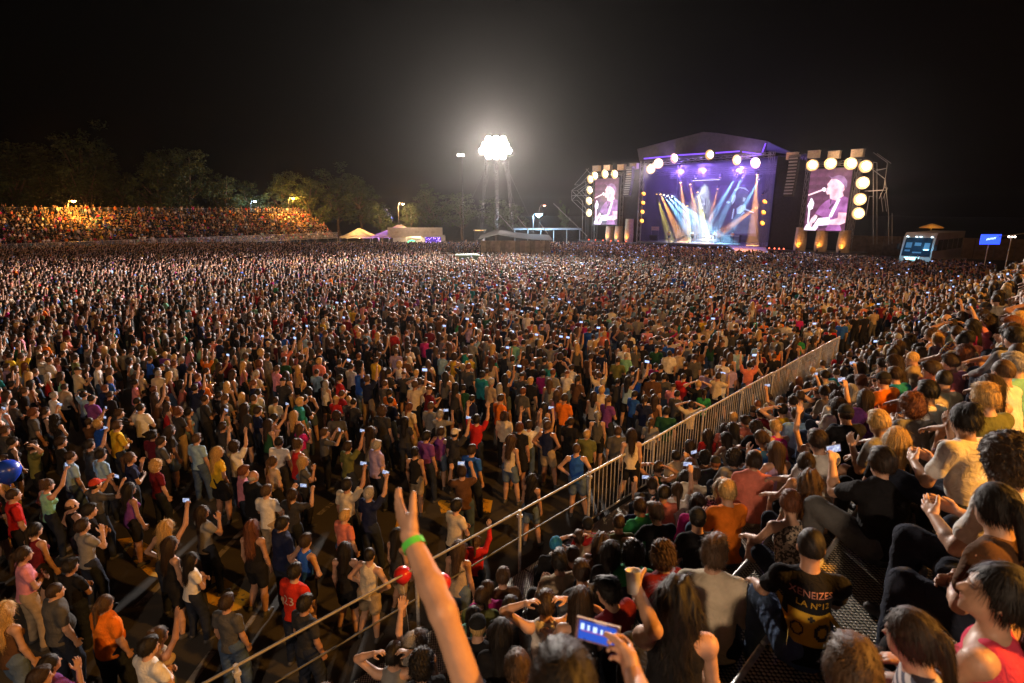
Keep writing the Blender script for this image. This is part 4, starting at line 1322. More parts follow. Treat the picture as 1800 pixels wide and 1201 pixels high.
# orange-lit draped columns under the screens
for i, (x, y0, y1, nm) in enumerate(((1072, 398, 418, 'middle of the narrow screen'), (1088, 398, 420, 'inner edge of the narrow screen'), (1107, 385, 418, 'loudspeaker array by the narrow screen'),
                                     (1410, 400, 428, 'inner edge of the wide screen'), (1446, 405, 432, 'middle of the wide screen'), (1486, 405, 436, 'outer edge of the wide screen'))):
    t, z1 = sp(x, y0, -.6); z0 = DECK_Z - .28
    e = stage_thing('draped_column', f'orange-lit draped column under the {nm}', 'drape', t, -.6, z0, 'draped columns below the side screens')
    m = MB(); prof = [(.75 + .05 * math.sin(k * 1.3), z) for k, z in enumerate(np.linspace(0, max(1.2, z1 - z0), 5))]
    m.lathe(prof, seg=14); m.build('cloth', plain('cream_drape', (.5, .40, .30), .9, 0, .2, 3), e)
    MB().lathe([(.001, .3), (.12, .3), (.15, .02), (.001, .02)], (0, -1.15, 0), 8).build('uplight', M_BLACK, e)
    spot(e, ST(t, .75, z0 + .35), ST(t, -.4, z0 + 1.6), 240, (1, .36, .05), 70, .8, .05)
# red marker lamps along the deck edges
for i, (x, y) in enumerate(((1035, 420), (1047, 420), (1060, 420), (1074, 419), (1087, 418), (1100, 416), (1346, 427), (1353, 429), (1362, 432), (1370, 434), (1378, 435))):
    t, z = sp(x, y, .45)
    e = stage_thing('marker_lamp', f'{(ORD + ["ninth", "tenth", "eleventh"])[i]} small red lamp along the stage edge from the narrow screen', 'lamp', t, .45, DECK_Z - .3, 'red marker lamps on the stage edge')
    MB().box((0, 0, .05), (.2, .15, .1)).build('base', M_BLACK, e); MB().lathe([(.09, .1), (.11, .18), (.06, .27), (.001, .3)], seg=8).build('bulb', M_LENSR, e)

# ---------------------------------------------------------------- instruments
def drum(parent, c, r, h, col, axis='z'):
    M = Matrix.Rotation(R(90), 3, 'X') if axis == 'y' else None
    d = MB().lathe([(r, 0), (r * 1.03, .02), (r, .03), (r, h - .03), (r * 1.03, h - .02), (r, h)], c, 14, M).build('drum', col, parent)
    MB().lathe([(.001, h + .001), (r * .98, h)], c, 14, M).build('drum_skin', plain('drum_skin', (.75, .74, .7), .5), d)
kt, kz = sp(1246, 412, -6)
kit = stage_thing('drum_kit', 'white-lit drum kit with cymbals on a riser in mid-stage', 'drum kit', kt, -6, DECK_Z)
M_SHELL = plain('drum_shell', (.6, .58, .6), .25, .2)
sbox(MB(), -1.6, 1.6, -1.3, 1.3, 0, .4).build('riser', M_DECK, kit)
drum(kit, (0, .35, .72), .30, .45, M_SHELL, 'y'); drum(kit, (-.45, -.1, .95), .17, .22, M_SHELL); drum(kit, (.45, -.1, .95), .17, .22, M_SHELL); drum(kit, (.85, .1, .5), .22, .4, M_SHELL); drum(kit, (-.85, .2, .85), .18, .16, M_SHELL)
for x, y, z in ((-1.1, -.1, 1.5), (1.1, -.1, 1.55), (-1.2, .4, 1.25), (.5, -.4, 1.6)):
    MB().tube((x, y, .4), (x, y, z), .02).build('cymbal_stand', M_TRUSS, kit)
    MB().lathe([(.001, .03), (.05, .025), (.25, 0), (.001, -.005)], (x, y, z), 12).build('cymbal', plain('cymbal_brass', (.7, .5, .2), .3, .9), kit)
def amp(px, py, n, label, s=(1.1, .6, 1.3)):
    t, _ = sp(px, py, n)
    e = stage_thing('amplifier', label, 'amplifier', t, n, DECK_Z, 'amplifiers on the stage')
    MB().box((0, 0, s[2] / 2), (s[0], s[1], s[2])).build('cabinet', M_BLACK, e); MB().box((0, -s[1] / 2 - .01, s[2] * .42), (s[0] * .9, .02, s[2] * .7)).build('grille', plain('amp_grille', (.10, .10, .11), .8), e)
    MB().box((0, -s[1] / 2 - .012, s[2] * .9), (s[0] * .9, .02, s[2] * .12)).build('control_panel', M_STEEL, e)
amp(1280, 412, -6, 'amplifier cabinet on the wide-screen side of the drum kit'); amp(1296, 414, -6, 'amplifier cabinet farthest from the drum kit'); amp(1222, 412, -6, 'amplifier cabinet on the narrow-screen side of the drum kit')
kt2, _ = sp(1150, 405, -3)
kb = stage_thing('keyboard_stand', 'keyboard on a cloth-fronted stand with lit hanging board, dark side of stage', 'keyboard', kt2, -3, DECK_Z)
MB().box((0, 0, .95), (1.6, .45, .12)).build('keyboard', M_BLACK, kb); MB().box((0, 0, .45), (1.5, .4, .8)).build('front_cloth', M_BLACKCLOTH, kb)
MB().box((0, .3, 2.1), (1.5, .06, .65)).build('board', plain('pale_board', (.6, .5, .38), .8), kb); MB().tube((-.7, .3, 0), (-.7, .3, 2.4), .03).build('post', M_TRUSS, kb); MB().tube((.7, .3, 0), (.7, .3, 2.4), .03).build('post', M_TRUSS, kb)
# tilted step ramp in front of the drum kit
t0_, _ = sp(1192, 418, .2)
rp_ = stage_thing('lighting_ramp', 'slanted orange-lit ladder ramp at the front lip of the stage', 'ramp', t0_, .2, DECK_Z)
m = MB(); m.tube((-.9, -.1, .02), (1.3, -.1, 1.35), .06); m.tube((-.9, .5, .02), (1.3, .5, 1.35), .06); m.build('side_rail', M_TRUSS, rp_)
for k in range(7):
    f = k / 6; MB().tube((-.9 + 2.2 * f, -.1, .04 + 1.33 * f), (-.9 + 2.2 * f, .5, .04 + 1.33 * f), .05).build('rung', M_TRUSS, rp_)

# ---------------------------------------------------------------- control enclosure with the floodlight mast
foh = empty('control_enclosure', (0, 0, 0)); 
FA, FB = on_z(846, 466, 0), on_z(966, 466, 0)
foh.location = (FA + FB) / 2
tag(foh, 'corrugated sheet enclosure with dark awning in the middle of the crowd', 'enclosure')
FW = (FB - FA).length; FZ = 3.25
M_CORR = plain('corrugated_sheet', (.30, .26, .20), .6, .25, .35, 2, .1, 8)
npn = 14
for k in range(npn):
    x0 = -FW / 2 + k * FW / npn
    m = MB()
    for j in range(4):
        a, b = x0 + j * FW / npn / 4, x0 + (j + .5) * FW / npn / 4
        m.box(((a + b) / 2, -.10 * (j % 2) - .05 * (k % 2), FZ / 2 - .15 * (k % 3 == 1)), (FW / npn / 8 * 1.98, .05, FZ - .3)); m.box((b + FW / npn / 16, .10, FZ / 2), (FW / npn / 8 * 1.9, .03, FZ - .3))
    m.build('sheet', plain('corrugated_sheet_%d' % (k % 3), ((.30, .26, .20), (.17, .15, .12), (.24, .20, .17))[k % 3], .6, .25, .35, 2, .1, 8), foh)
for x in (-FW / 2, FW / 2):
    MB().box((x, 4, FZ / 2), (.08, 8, FZ - .3)).build('side_wall', M_CORR, foh)
m = MB(); prof = [(-FW / 2 - .4, FZ + .1), (-FW / 4, FZ + .75), (0, FZ + .35), (FW / 4, FZ + .1), (FW / 2 + .4, FZ + .0)]
for (xa, za), (xb, zb) in zip(prof[:-1], prof[1:]):
    m.poly([(xa, -.4, za - .15), (xb, -.4, zb - .15), (xb, 8.3, zb + .2), (xa, 8.3, za + .2)], (0, 0, .06))
m.build('awning', plain('dark_awning', (.05, .055, .045), .8), foh)
for (x0, y0), (x1, y1) in (((878, 378), (904, 407)), ((909, 381), (932, 409)), ((948, 391), (963, 411)), ((973, 358), (1032, 415))):
    a, b = at_depth(x0, y0, 76) - foh.location, at_depth(x1, y1, 71.5) - foh.location
    MB().tube(a, b, .05).build('awning_pole', M_TRUSS, foh)

mast = empty('floodlight_mast', at_depth(872, 265, 73)); mz = mast.location.z; mast.location.z = 0
tag(mast, 'tall guyed mast carrying the dazzling floodlight cluster over the crowd', 'floodlight mast')
for dx, dy in ((-2.4, 0), (0, .8), (2.6, 0), (.2, -1.0)):
    truss(mast, (dx, dy, 0), (dx * .55, dy * .5, mz - .6), .28, .018, 'pole', 1.6, M_BLACK)
MB().box((0, 0, mz - .55), (4.6, .5, .12)).build('cross_bar', M_TRUSS, mast)
for dx, tz in ((-7.5, 0), (7.5, 0), (-4, 0), (5, 0)):
    MB().tube((dx * .1, 0, mz - .7), (dx, 1.5, 0), .015, seg=4).build('guy_wire', M_DARKSTEEL, mast)
M_FL = glow('mast_flood_lens', (1, .95, .82), 30)
me_fl = MB().lathe([(.43, .02), (.42, -.03), (.3, -.07), (.001, -.09)], seg=16, M=Matrix.Rotation(R(-90), 3, 'X')).mesh('lens', M_FL)
for i, (x, z) in enumerate(((-1.9, .0), (-1.0, .05), (-.1, .0), (.8, .05), (1.7, 0), (-1.5, .72), (-.55, .76), (.4, .76), (1.3, .72), (-1.0, 1.44), (0, 1.48), (.95, 1.44), (-1.0, -.7), (0, -.72), (.95, -.7))):
    hh = MB().lathe([(.001, .30), (.2, .28), (.44, .02), (.44, 0)], (x, 0, mz + z), 16, Matrix.Rotation(R(-90), 3, 'X')).build('lamp_housing', M_BLACK, mast)
    obj('lens', me_fl, hh, (x, -.02, mz + z))
FLP = Vector((mast.location.x, mast.location.y, mz))
spot(mast, FLP + Vector((-.4, -.7, .3)), (-6, 10, 4), 250000, (1, .88, .78), 112, .8, .9)

small = empty('twin_flood_lamp', at_depth(812, 273, 74)); sz_ = small.location.z; small.location.z = 0
tag(small, 'small pair of lamps on a thin pole next to the dazzling floodlight', 'lamp')
MB().tube((0, 0, 0), (0, 0, sz_), .05, .035).build('pole', M_DARKSTEEL, small)
for x in (-.45, .1): 
    hh = MB().box((x, .1, sz_), (.42, .2, .36)).build('housing', M_BLACK, small); MB().box((x, -.015, sz_), (.36, .03, .3)).build('lens', glow('small_flood_lens', (1, .95, .85), 14), small)

# ---------------------------------------------------------------- green bin in the crowd
bn = empty('waste_skip', on_z(822, 478, 0), R(8)); tag(bn, 'dull green steel waste skip standing among the crowd', 'skip')
M_GREEN = plain('green_bin_paint', (.06, .14, .09), .6, 0, .3, 4)
m = MB()
m.add([(-1.0, -.6, .1), (1.0, -.6, .1), (1.0, .6, .1), (-1.0, .6, .1), (-1.25, -.8, 1.9), (1.25, -.8, 1.9), (1.25, .8, 1.9), (-1.25, .8, 1.9)], [(3, 2, 1, 0), (0, 1, 5, 4), (1, 2, 6, 5), (2, 3, 7, 6), (3, 0, 4, 7)])
m.build('body', M_GREEN, bn)
m = MB()
for a, b in (((-1.3, -.85), (1.3, -.85)), ((1.3, -.85), (1.3, .85)), ((1.3, .85), (-1.3, .85)), ((-1.3, .85), (-1.3, -.85))): m.tube((*a, 1.9), (*b, 1.9), .06)
m.build('rim', M_GREEN, bn)
for x in (-.7, 0, .7): MB().box((x, -.74, 1.0), (.1, .08, 1.6)).build('rib', M_GREEN, bn)
MB().box((0, .1, 1.96), (2.4, 1.2, .06)).build('lid', M_GREEN, bn)

# ---------------------------------------------------------------- tents and the banner stall
def canvas(name, col):
    m = plain(name, col, .85, 0, .12, 2, .3, 4); nt = m.node_tree; b = nt.nodes['Principled BSDF']
    tr = nt.nodes.new('ShaderNodeBsdfTranslucent'); nt.links.new(b.inputs['Base Color'].links[0].from_socket, tr.inputs[0])
    ms = nt.nodes.new('ShaderNodeMixShader'); ms.inputs[0].default_value = .45
    nt.links.new(b.outputs[0], ms.inputs[1]); nt.links.new(tr.outputs[0], ms.inputs[2]); nt.links.new(ms.outputs[0], nt.nodes['Material Output'].inputs[0]); return m
M_CANVAS = canvas('cream_canvas', (.66, .55, .38))
M_OLDC = plain('cream_canvas_edge', (.66, .55, .38), .85, 0, .12, 2, .3, 4)
M_CANVASW = canvas('white_canvas', (.68, .64, .58))
def tent(px0, px1, ypk, yev, dep, label, depth=5.0, mat=None, flat=.22, walls=()):
    a, b = at_depth(px0, yev, dep), at_depth(px1, yev, dep)
    w = b.x - a.x; ze = a.z; zp = at_depth((px0 + px1) / 2, ypk, dep).z
    e = empty('tent', ((a.x + b.x) / 2, a.y + depth / 2, 0)); tag(e, label, 'tent')
    m = MB(); n = 8; q = []
    def cv(f): return f ** 1.35
    rings = []
    for k in range(n + 1):
        f = k / n; s = 1 - f * (1 - flat * .3); rings.append([(-w / 2 * s, -depth / 2 * s, ze + (zp - ze) * cv(f)), (w / 2 * s, -depth / 2 * s, ze + (zp - ze) * cv(f)), (w / 2 * s, depth / 2 * s, ze + (zp - ze) * cv(f)), (-w / 2 * s, depth / 2 * s, ze + (zp - ze) * cv(f))])
    for k in range(n):
        m.add(rings[k] + rings[k + 1], [(i, (i + 1) % 4, 4 + (i + 1) % 4, 4 + i) for i in range(4)])
    m.add(rings[-1], [(0, 1, 2, 3)])
    m.build('roof', mat or M_CANVAS, e)
    m = MB()
    for i in range(4):
        p, q = rings[0][i], rings[0][(i + 1) % 4]
        m.poly([Vector(p), Vector(q), Vector(q) - Vector((0, 0, .35)), Vector(p) - Vector((0, 0, .35))])
    m.build('valance', mat or M_CANVAS, e)
    for x, y in ((-1, -1), (1, -1), (1, 1), (-1, 1)):
        MB().tube((x * (w / 2 - .06), y * (depth / 2 - .06), 0), (x * (w / 2 - .06), y * (depth / 2 - .06), ze), .05).build('pole', M_STEEL, e)
    return e, w, ze, zp
t1, w1, ze1, _ = tent(596, 655, 402, 416, 104, 'small cream pyramid tent at the end of the far grandstand', 5)
l_ = point(t1, t1.location + Vector((0, 0, ze1 - .6)), 1100, (1, .62, .24), .3); MB().lathe([(.001, .12), (.12, .08), (.14, -.06), (.001, -.12)], (0, 0, ze1 - .4), 8).build('lamp_bulb', glow('tent_bulb', (1, .7, .35), 12), t1)
t2, w2, ze2, _ = tent(650, 742, 396, 415, 102, 'large cream tent lit purple at one corner, behind the banner stall', 7)
point(t2, t2.location + Vector((-w2 / 2 + 1.2, 0, ze2 - .8)), 1300, (.35, .15, 1), .2)
point(t2, t2.location + Vector((1.5, -1, ze2 - .7)), 1500, (1, .60, .25), .3); MB().lathe([(.001, .12), (.12, .08), (.14, -.06), (.001, -.12)], (1.5, -1, ze2 - .4), 8).build('lamp_bulb', MATS['tent_bulb'], t2)
sa, sb = at_depth(682, 416, 100), at_depth(778, 416, 100)
stall = empty('banner_stall', ((sa.x + sb.x) / 2, sa.y, 0)); tag(stall, 'food stall with long white banner front, purple fairy lights and green neon arch', 'stall')
sw_ = sb.x - sa.x; sz0 = sa.z; sz1 = at_depth(730, 400, 100).z
MB().box((0, 0, (sz0 + sz1) / 2), (sw_, .08, sz1 - sz0)).build('banner', M_CANVASW, stall)
MB().box((0, 2.2, sz0 + .1), (sw_, 4.2, .06)).build('roof', M_CANVASW, stall)
for x in (-sw_ / 2 + .1, -sw_ / 6, sw_ / 6, sw_ / 2 - .1): MB().tube((x, .1, 0), (x, .1, sz0), .05).build('post', M_STEEL, stall)
MB().box((0, 4.2, sz0 / 2), (sw_, .06, sz0 - .1)).build('back_wall', M_CANVASW, stall)
MB().box((0, .6, .5), (sw_ * .9, .6, 1.0)).build('counter', plain('stall_counter', (.3, .2, .12), .6), stall)
arch = MB()
ac = at_depth(725, 424, 101) - stall.location
for k in range(12):
    a, b = math.pi * k / 12, math.pi * (k + 1) / 12
    arch.tube((ac.x + .95 * math.cos(a), .3, ac.z - .8 + .95 * math.sin(a)), (ac.x + .95 * math.cos(b), .3, ac.z - .8 + .95 * math.sin(b)), .09, seg=6)
arch.build('neon_arch', glow('green_neon', (.05, 1, .45), 3.5), stall)
MB().box((at_depth(762, 423, 101).x - stall.location.x, .5, sz0 - .75), (2.9, .05, 1.3)).build('purple_panel', glow('purple_panel_glow', (.12, .03, .55), .9), stall)
me_fb = MB().lathe([(.001, .05), (.05, 0), (.001, -.05)], seg=6).mesh('fairy_light', glow('fairy_bulb', (.55, .35, 1), 9))
for k in range(34): obj('fairy_light', me_fb, stall, (at_depth(762, 423, 101).x - stall.location.x + rng.uniform(-1.4, 1.4), .42, sz0 - .75 + rng.uniform(-.6, .6)))
point(stall, stall.location + Vector((0, 1.2, sz0 - .3)), 900, (1, .75, .5), .3); point(stall, stall.location + Vector((0, -3.0, sz0 + 3.0)), 500, (1, .72, .5), .3)
def scribble(parent, x, z, n, y):
    """faint illegible script on the banner"""
    for k in range(n):
        MB().tube((x + k * .16, y, z - .16), (x + k * .16 + .12, y, z + .16 * (1 if k % 2 else .5)), .025, seg=4).build('banner_script', plain('banner_ink', (.35, .25, .22), .8), parent)
for px_ in (694, 730, 758): scribble(stall, at_depth(px_, 407, 100).x - stall.location.x, (sz0 + sz1) / 2, 5, -.06)

# long low marquee behind the enclosure
mq = empty('marquee', at_depth(962, 403, 100)); mqz = mq.location.z; mq.location.z = 0
tag(mq, 'long low marquee with blue-white lit roof edge, behind the enclosure', 'marquee')
MB().box((0, 3, mqz), (12.5, 7, .25)).build('roof', plain('grey_marquee_sheet', (.2, .2, .21), .7), mq); MB().box((0, 5, mqz / 2), (12, .1, mqz)).build('back_wall', plain('dark_wall_cloth', (.08, .08, .09), .9), mq)
for k in range(6): MB().tube((-6 + k * 2.4, -.3, 0), (-6 + k * 2.4, -.3, mqz), .06).build('post', M_STEEL, mq)
awn = empty('food_kiosk', at_depth(843, 405, 98)); az = awn.location.z; awn.location.z = 0
tag(awn, 'small dark kiosk with glowing orange roof edge behind the control enclosure', 'kiosk')
MB().box((0, 1.5, az / 2), (1.8, 2.5, az - .2)).build('wall', plain('kiosk_wall', (.12, .10, .08), .8), awn); MB().box((0, 1.0, az), (2.2, 3.4, .12)).build('roof', M_CANVAS, awn); MB().box((0, -.75, az), (1.5, .06, .14)).build('lamp_strip', glow('kiosk_strip', (1, .55, .2), 2.2), awn)

# ---------------------------------------------------------------- street lamps
def street_lamp(px, py, dep, col, power, label, strength=30, size=.22, z0=0, arm=1.0, radius=.2):
    p = at_depth(px, py, dep)
    e = empty('street_lamp', (p.x - arm, p.y, z0)); tag(e, label, 'street lamp', 'street lamps around the car park')
    h = p.z - z0
    m = MB(); m.tube((0, 0, 0), (0, 0, h * .93), .09, .06, 8); m.tube((0, 0, h * .93), (arm * .35, 0, h + .12), .05, .05, 6); m.tube((arm * .35, 0, h + .12), (arm * .8, 0, h + .15), .05, .04, 6)
    m.build('pole', M_DARKSTEEL, e)
    MB().lathe([(.001, .22), (size * .7, .18), (size * 1.25, .0)], (arm, 0, h + .02), 10).build('hood', M_DARKSTEEL, e)
    MB().lathe([(size * 1.2, 0), (size, -size * .5), (size * .5, -size * .85), (.001, -size)], (arm, 0, h + .02), 10).build('lamp_bowl', glow('bowl_%d' % int(sum(col) * 100 + strength), col, strength), e)
    point(e, (p.x, p.y, p.z - size - .15), power, col, radius)
    return e
SOD = (1, .40, .055)
street_lamp(129, 353, 87, SOD, 5200, 'brightest orange street lamp, rising from the far grandstand crowd', 40, .32)
street_lamp(515, 348, 116, SOD, 9000, 'orange street lamp over the far end of the grandstand', 32, .34)
street_lamp(448, 354, 118, (.62, .78, 1), 1800, 'white lamp standing between two trees behind the far grandstand', 30, .26)
street_lamp(708, 358, 110, (1, .52, .2), 11000, 'orange street lamp over the large cream tent', 18, .28)
street_lamp(947, 376, 96, (.42, .74, 1), 7000, 'dazzling blue-white lamp over the low marquee', 7, .60)
street_lamp(957, 361, 108, (1, .42, .25), 600, 'small reddish lamp above the dazzling blue-white lamp', 9, .24)
# lamps of the road behind the near stand: they light the backs of the audience
def lamp_behind(u, v, h, power, label, aim=None, col=SOD):
    p = UV(u, v, 0)
    e = empty('street_lamp', p, R(135)); tag(e, label, 'street lamp', 'street lamps behind the near grandstand')
    m = MB(); m.tube((0, 0, 0), (0, 0, h), .1, .07, 8); m.tube((0, 0, h), (1.2, 0, h + .25), .05, .05, 6); m.build('pole', M_STEEL, e)
    MB().box((1.5, 0, h + .22), (.7, .28, .14)).build('hood', M_STEEL, e)
    MB().box((1.5, 0, h + .135), (.6, .22, .03)).build('lamp_bowl', glow('near_bowl_%d' % int(col[1] * 100), col, 18), e)
    w = UV(u, v - 1.5, h + .0)
    point(e, w, power, col, .22)
lamp_behind(4.0, 13.5, 10.5, 9500, 'orange street lamp behind the near grandstand, beside the photographer')
lamp_behind(25, 14.0, 11.5, 8000, 'orange street lamp behind the near grandstand, far along towards the coach')
lamp_behind(-13, 12.0, 11.5, 5200, 'warm white street lamp behind the near grandstand, at the car park entrance', col=(1, .68, .44))

# blue uplight in the trees by the big tent
bu = empty('tree_uplight', at_depth(700, 398, 116)); bu.location.z = 0; tag(bu, 'blue uplight throwing a blue beam into the trees by the tent', 'lamp')
MB().lathe([(.001, 0), (.25, 0), (.3, .4), (.22, .5)], seg=10).build('housing', M_BLACK, bu); MB().lathe([(.22, .5), (.001, .52)], seg=10).build('lens', glow('blue_lens', (.1, .2, 1), 10), bu)
spot(bu, bu.location + Vector((0, 0, 3.2)), at_depth(668, 330, 121), 45000, (.10, .10, 1), 26, .5, .1)

# ---------------------------------------------------------------- coach by the stage
cp = on_z(1604, 478, 0)
coach = empty('coach', cp, R(-52)); coach.scale = (1.22, 1.22, 1.22); tag(coach, 'pale coach with blue-lit windscreen parked at the edge of the crowd', 'coach')
# local: front faces -y, x to its side
M_COACH = plain('coach_paint', (.50, .44, .38), .35, 0, .12, 1.5); M_GLASS = plain('coach_glass', (.015, .03, .045), .08, 0, .2, 3, spec=.8)
CW, CL, CH = 2.5, 9.5, 3.6
m = MB()
prof = [(0.35, .35), (.05, .5), (-.05, 1.1), (.10, 2.0), (.45, 3.2), (.8, CH), (CL, CH), (CL, .35)]
m.poly([Vector((-CW / 2, y, z)) for y, z in prof], (CW, 0, 0)); m.build('body', M_COACH, coach)
m = MB(); m.poly([(-CW / 2 + .12, -.045, 1.42), (CW / 2 - .12, -.045, 1.42), (CW / 2 - .16, .10, 2.1), (CW / 2 - .2, .42, 3.15), (-CW / 2 + .2, .42, 3.15), (-CW / 2 + .16, .10, 2.1)][:3] + [(CW / 2 - .2, .43, 3.15), (-CW / 2 + .2, .43, 3.15), (-CW / 2 + .16, .10, 2.1)])
ws = MB().add([(-CW / 2 + .12, -.03, 1.45), (CW / 2 - .12, -.03, 1.45), (CW / 2 - .15, .075, 2.05), (-CW / 2 + .15, .075, 2.05), (CW / 2 - .2, .415, 3.15), (-CW / 2 + .2, .415, 3.15)], [(0, 1, 2, 3), (3, 2, 4, 5)]).build('windscreen', M_GLASS, coach)
for x_, z_, w_, h_ in ((-.72, 1.95, .42, .16), (-.70, 2.45, .46, .5), (0, 2.55, .5, .3), (.05, 1.80, .7, .12), (.72, 2.4, .42, .6)):
    yw = -.035 + (z_ - 1.45) * .175 if z_ < 2.05 else .07 + (z_ - 2.05) * .309
    MB().box((x_, yw - .012, z_), (w_, .012, h_), Matrix.Rotation(R(-10 if z_ < 2.05 else -17), 3, 'X')).build('reflection_glow', glow('blue_reflection', (.08, .34, .7), .35), ws)  # glowing panels stand in for bluish reflections on the windscreen
for x_ in (-.5, .5): MB().tube((x_, -.06, 1.48), (x_ + .45, -.03, 1.75), .012).build('wiper', M_BLACK, ws)
for x in (-.95, -.25, .1, .95): MB().lathe([(.001, -.02), (.11, 0), (.001, .05)], (x, .34, 3.22), 8).build('roof_lamp', glow('coach_lamp', (.6, .85, 1), 10), coach)
MB().box((-.25, -.09, 1.22), (1.15, .04, .22)).build('destination_sign', glow('coach_sign', (.4, .9, 1), 4.5), coach)
for x in (-.9, .9): MB().lathe([(.001, -.03), (.13, 0), (.001, .04)], (x, -.06, .78), 10).build('headlight', glow('coach_head', (.6, .85, 1), 1.6), coach)
MB().box((0, -.03, .55), (CW - .1, .1, .22)).build('bumper', M_BLACK, coach)
for x in (-1, 1):
    for y in (1.6, 7.4):
        w = MB().lathe([(.28, -.14), (.48, -.12), (.5, 0), (.48, .12), (.28, .14)], (x * (CW / 2 - .12), y, .5), 14, Matrix.Rotation(R(90), 3, 'Y')).build('wheel', plain('tyre_rubber', (.02, .02, .02), .8), coach)
        MB().lathe([(.001, -.13), (.27, -.14), (.27, .14), (.001, .13)], (x * (CW / 2 - .12), y, .5), 12, Matrix.Rotation(R(90), 3, 'Y')).build('rim', M_STEEL, w)
    for k in range(5): MB().box((x * (CW / 2 + .005), 1.9 + k * 1.6, 2.45), (.03, 1.4, 1.0)).build('side_window', M_GLASS, coach)
    MB().box((x * (CW / 2 + .22), -.1, 2.3), (.2, .12, .5)).build('wing_mirror', M_BLACK, coach)
bpy.context.view_layer.update()
spot(coach, coach.matrix_basis @ Vector((0, -2.2, 3.4)), coach.matrix_basis @ Vector((0, 0, 1.6)), 700, (.2, .6, 1), 80, .8, .2)  # added blue fill lamp that brightens the coach front
ps = empty('parasol', at_depth(1638, 397, 80)); pz = ps.location.z; ps.location.z = 0
tag(ps, 'orange-lit round parasol behind the coach', 'parasol')
MB().tube((0, 0, 0), (0, 0, pz + .3), .05).build('pole', M_STEEL, ps); MB().lathe([(1.5, pz - .35), (1.52, pz - .25), (1.0, pz + .0), (.5, pz + .2), (.001, pz + .35)], seg=12).build('canopy', M_CANVAS, ps)
point(ps, ps.location + Vector((-.6, -.8, pz - .9)), 45, SOD, .1)
# blue sign over the end of the stand
bs = empty('lit_sign', at_depth(1741, 421, 52)); bz = bs.location.z; bs.location.z = 0
tag(bs, 'small glowing blue sign on a post beyond the end of the grandstand', 'sign')
MB().tube((0, .1, 0), (0, .1, bz), .05).build('post', M_STEEL, bs); MB().box((0, 0, bz), (1.9, .1, .95)).build('board', glow('blue_sign', (.02, .06, 1), 3.0), bs)
for k in range(7): MB().tube((-.42 + k * .13, -.07, bz - .08 + .02 * k), (-.36 + k * .13, -.07, bz + .1 + .02 * k), .022, seg=4).build('sign_stroke', glow('sign_white', (.5, .7, 1), 3), bs)
kb2 = empty('lamp_string', at_depth(1778, 418, 50)); z_ = kb2.location.z; kb2.location.z = 0
tag(kb2, 'row of warm bulbs on a bar beyond the seated crowd near blue sign', 'lamp')
MB().tube((-1.2, 0, z_ + .1), (1.6, 0, z_ + .45), .04).build('bar', M_STEEL, kb2); MB().tube((0, 0, 0), (0, 0, z_ + .2), .05).build('post', M_STEEL, kb2)
for k, x in enumerate((-.25, 0.05, .3)): MB().lathe([(.001, .1), (.1, 0), (.001, -.1)], (x, 0, z_ + .08), 8).build('bulb', glow('warm_bulb', (1, .75, .6), 9), kb2)
wl = empty('perimeter_wall', on_z(1690, 462, 0) + Vector((6, 6, 0)), R(-38)); tag(wl, 'dark brown perimeter wall behind the coach and parasol', 'wall')
for k in range(14): MB().box((-14 + k * 2.2, 0, 1.5), (2.14, .15, 3.0)).build('panel', plain('wall_panel', (.14, .10, .08), .85, 0, .3, 2), wl)
cf = empty('crowd_barrier', on_z(1650, 476, 0), R(-20)); tag(cf, 'short steel crowd barrier standing beside the coach', 'barrier')
m = MB(); m.tube((0, 0, 1.5), (2.4, 0, 1.5), .025); m.tube((0, 0, .2), (2.4, 0, .2), .025); m.tube((0, 0, 0), (0, 0, 1.5), .025); m.tube((2.4, 0, 0), (2.4, 0, 1.5), .025); m.build('frame', M_STEEL, cf)
for k in range(1, 14): MB().tube((k * .171, 0, .2), (k * .171, 0, 1.5), .012, seg=4).build('bar', M_STEEL, cf)

# ---------------------------------------------------------------- figures to copy
STAND = {  # key: (pose words, options)
    'sa': ('arms hanging', dict()), 'sb': ('arms folded', dict(armL='folded', armR='folded', yaw=-8)),
    'sc': ('filming with both hands', dict(armL='phone', armR='phone', pitch=-2)), 'sd': ('holding phone high', dict(armR='high', pitch=-4)),
    'se': ('both arms raised', dict(armL='up', armR='up', pitch=-6)), 'sf': ('arms hanging', dict(fem=True, top='tank', low='shorts', yaw=6)),
    'sg': ('arms folded', dict(fem=True, armL='folded', armR='folded')), 'sh': ('holding phone high', dict(fem=True, top='tank', armR='high', armL='hip')),
    'si': ('one arm raised', dict(fem=True, top='tank', low='shorts', armR='up', pitch=-4)), 'sj': ('hands on hips', dict(armL='hip', armR='hip', top='tank', low='shorts', pitch=-3)),
    'sk': ('arms hanging', dict(build=1.28, yaw=-5)), 'sl': ('clapping', dict(armL='clap', armR='clap', low='shorts')),
    'sm': ('hand on chin', dict(fem=True, armR='chin', armL='folded', pitch=-5)), 'sn': ('hands behind head', dict(armL='head', armR='head', pitch=-5)),
    'so': ('one arm raised', dict(armR='up', top='long', pitch=-3)), 'sp': ('hands on hips', dict(fem=True, armR='hip', armL='down', low='skirt', build=1.15)),
}
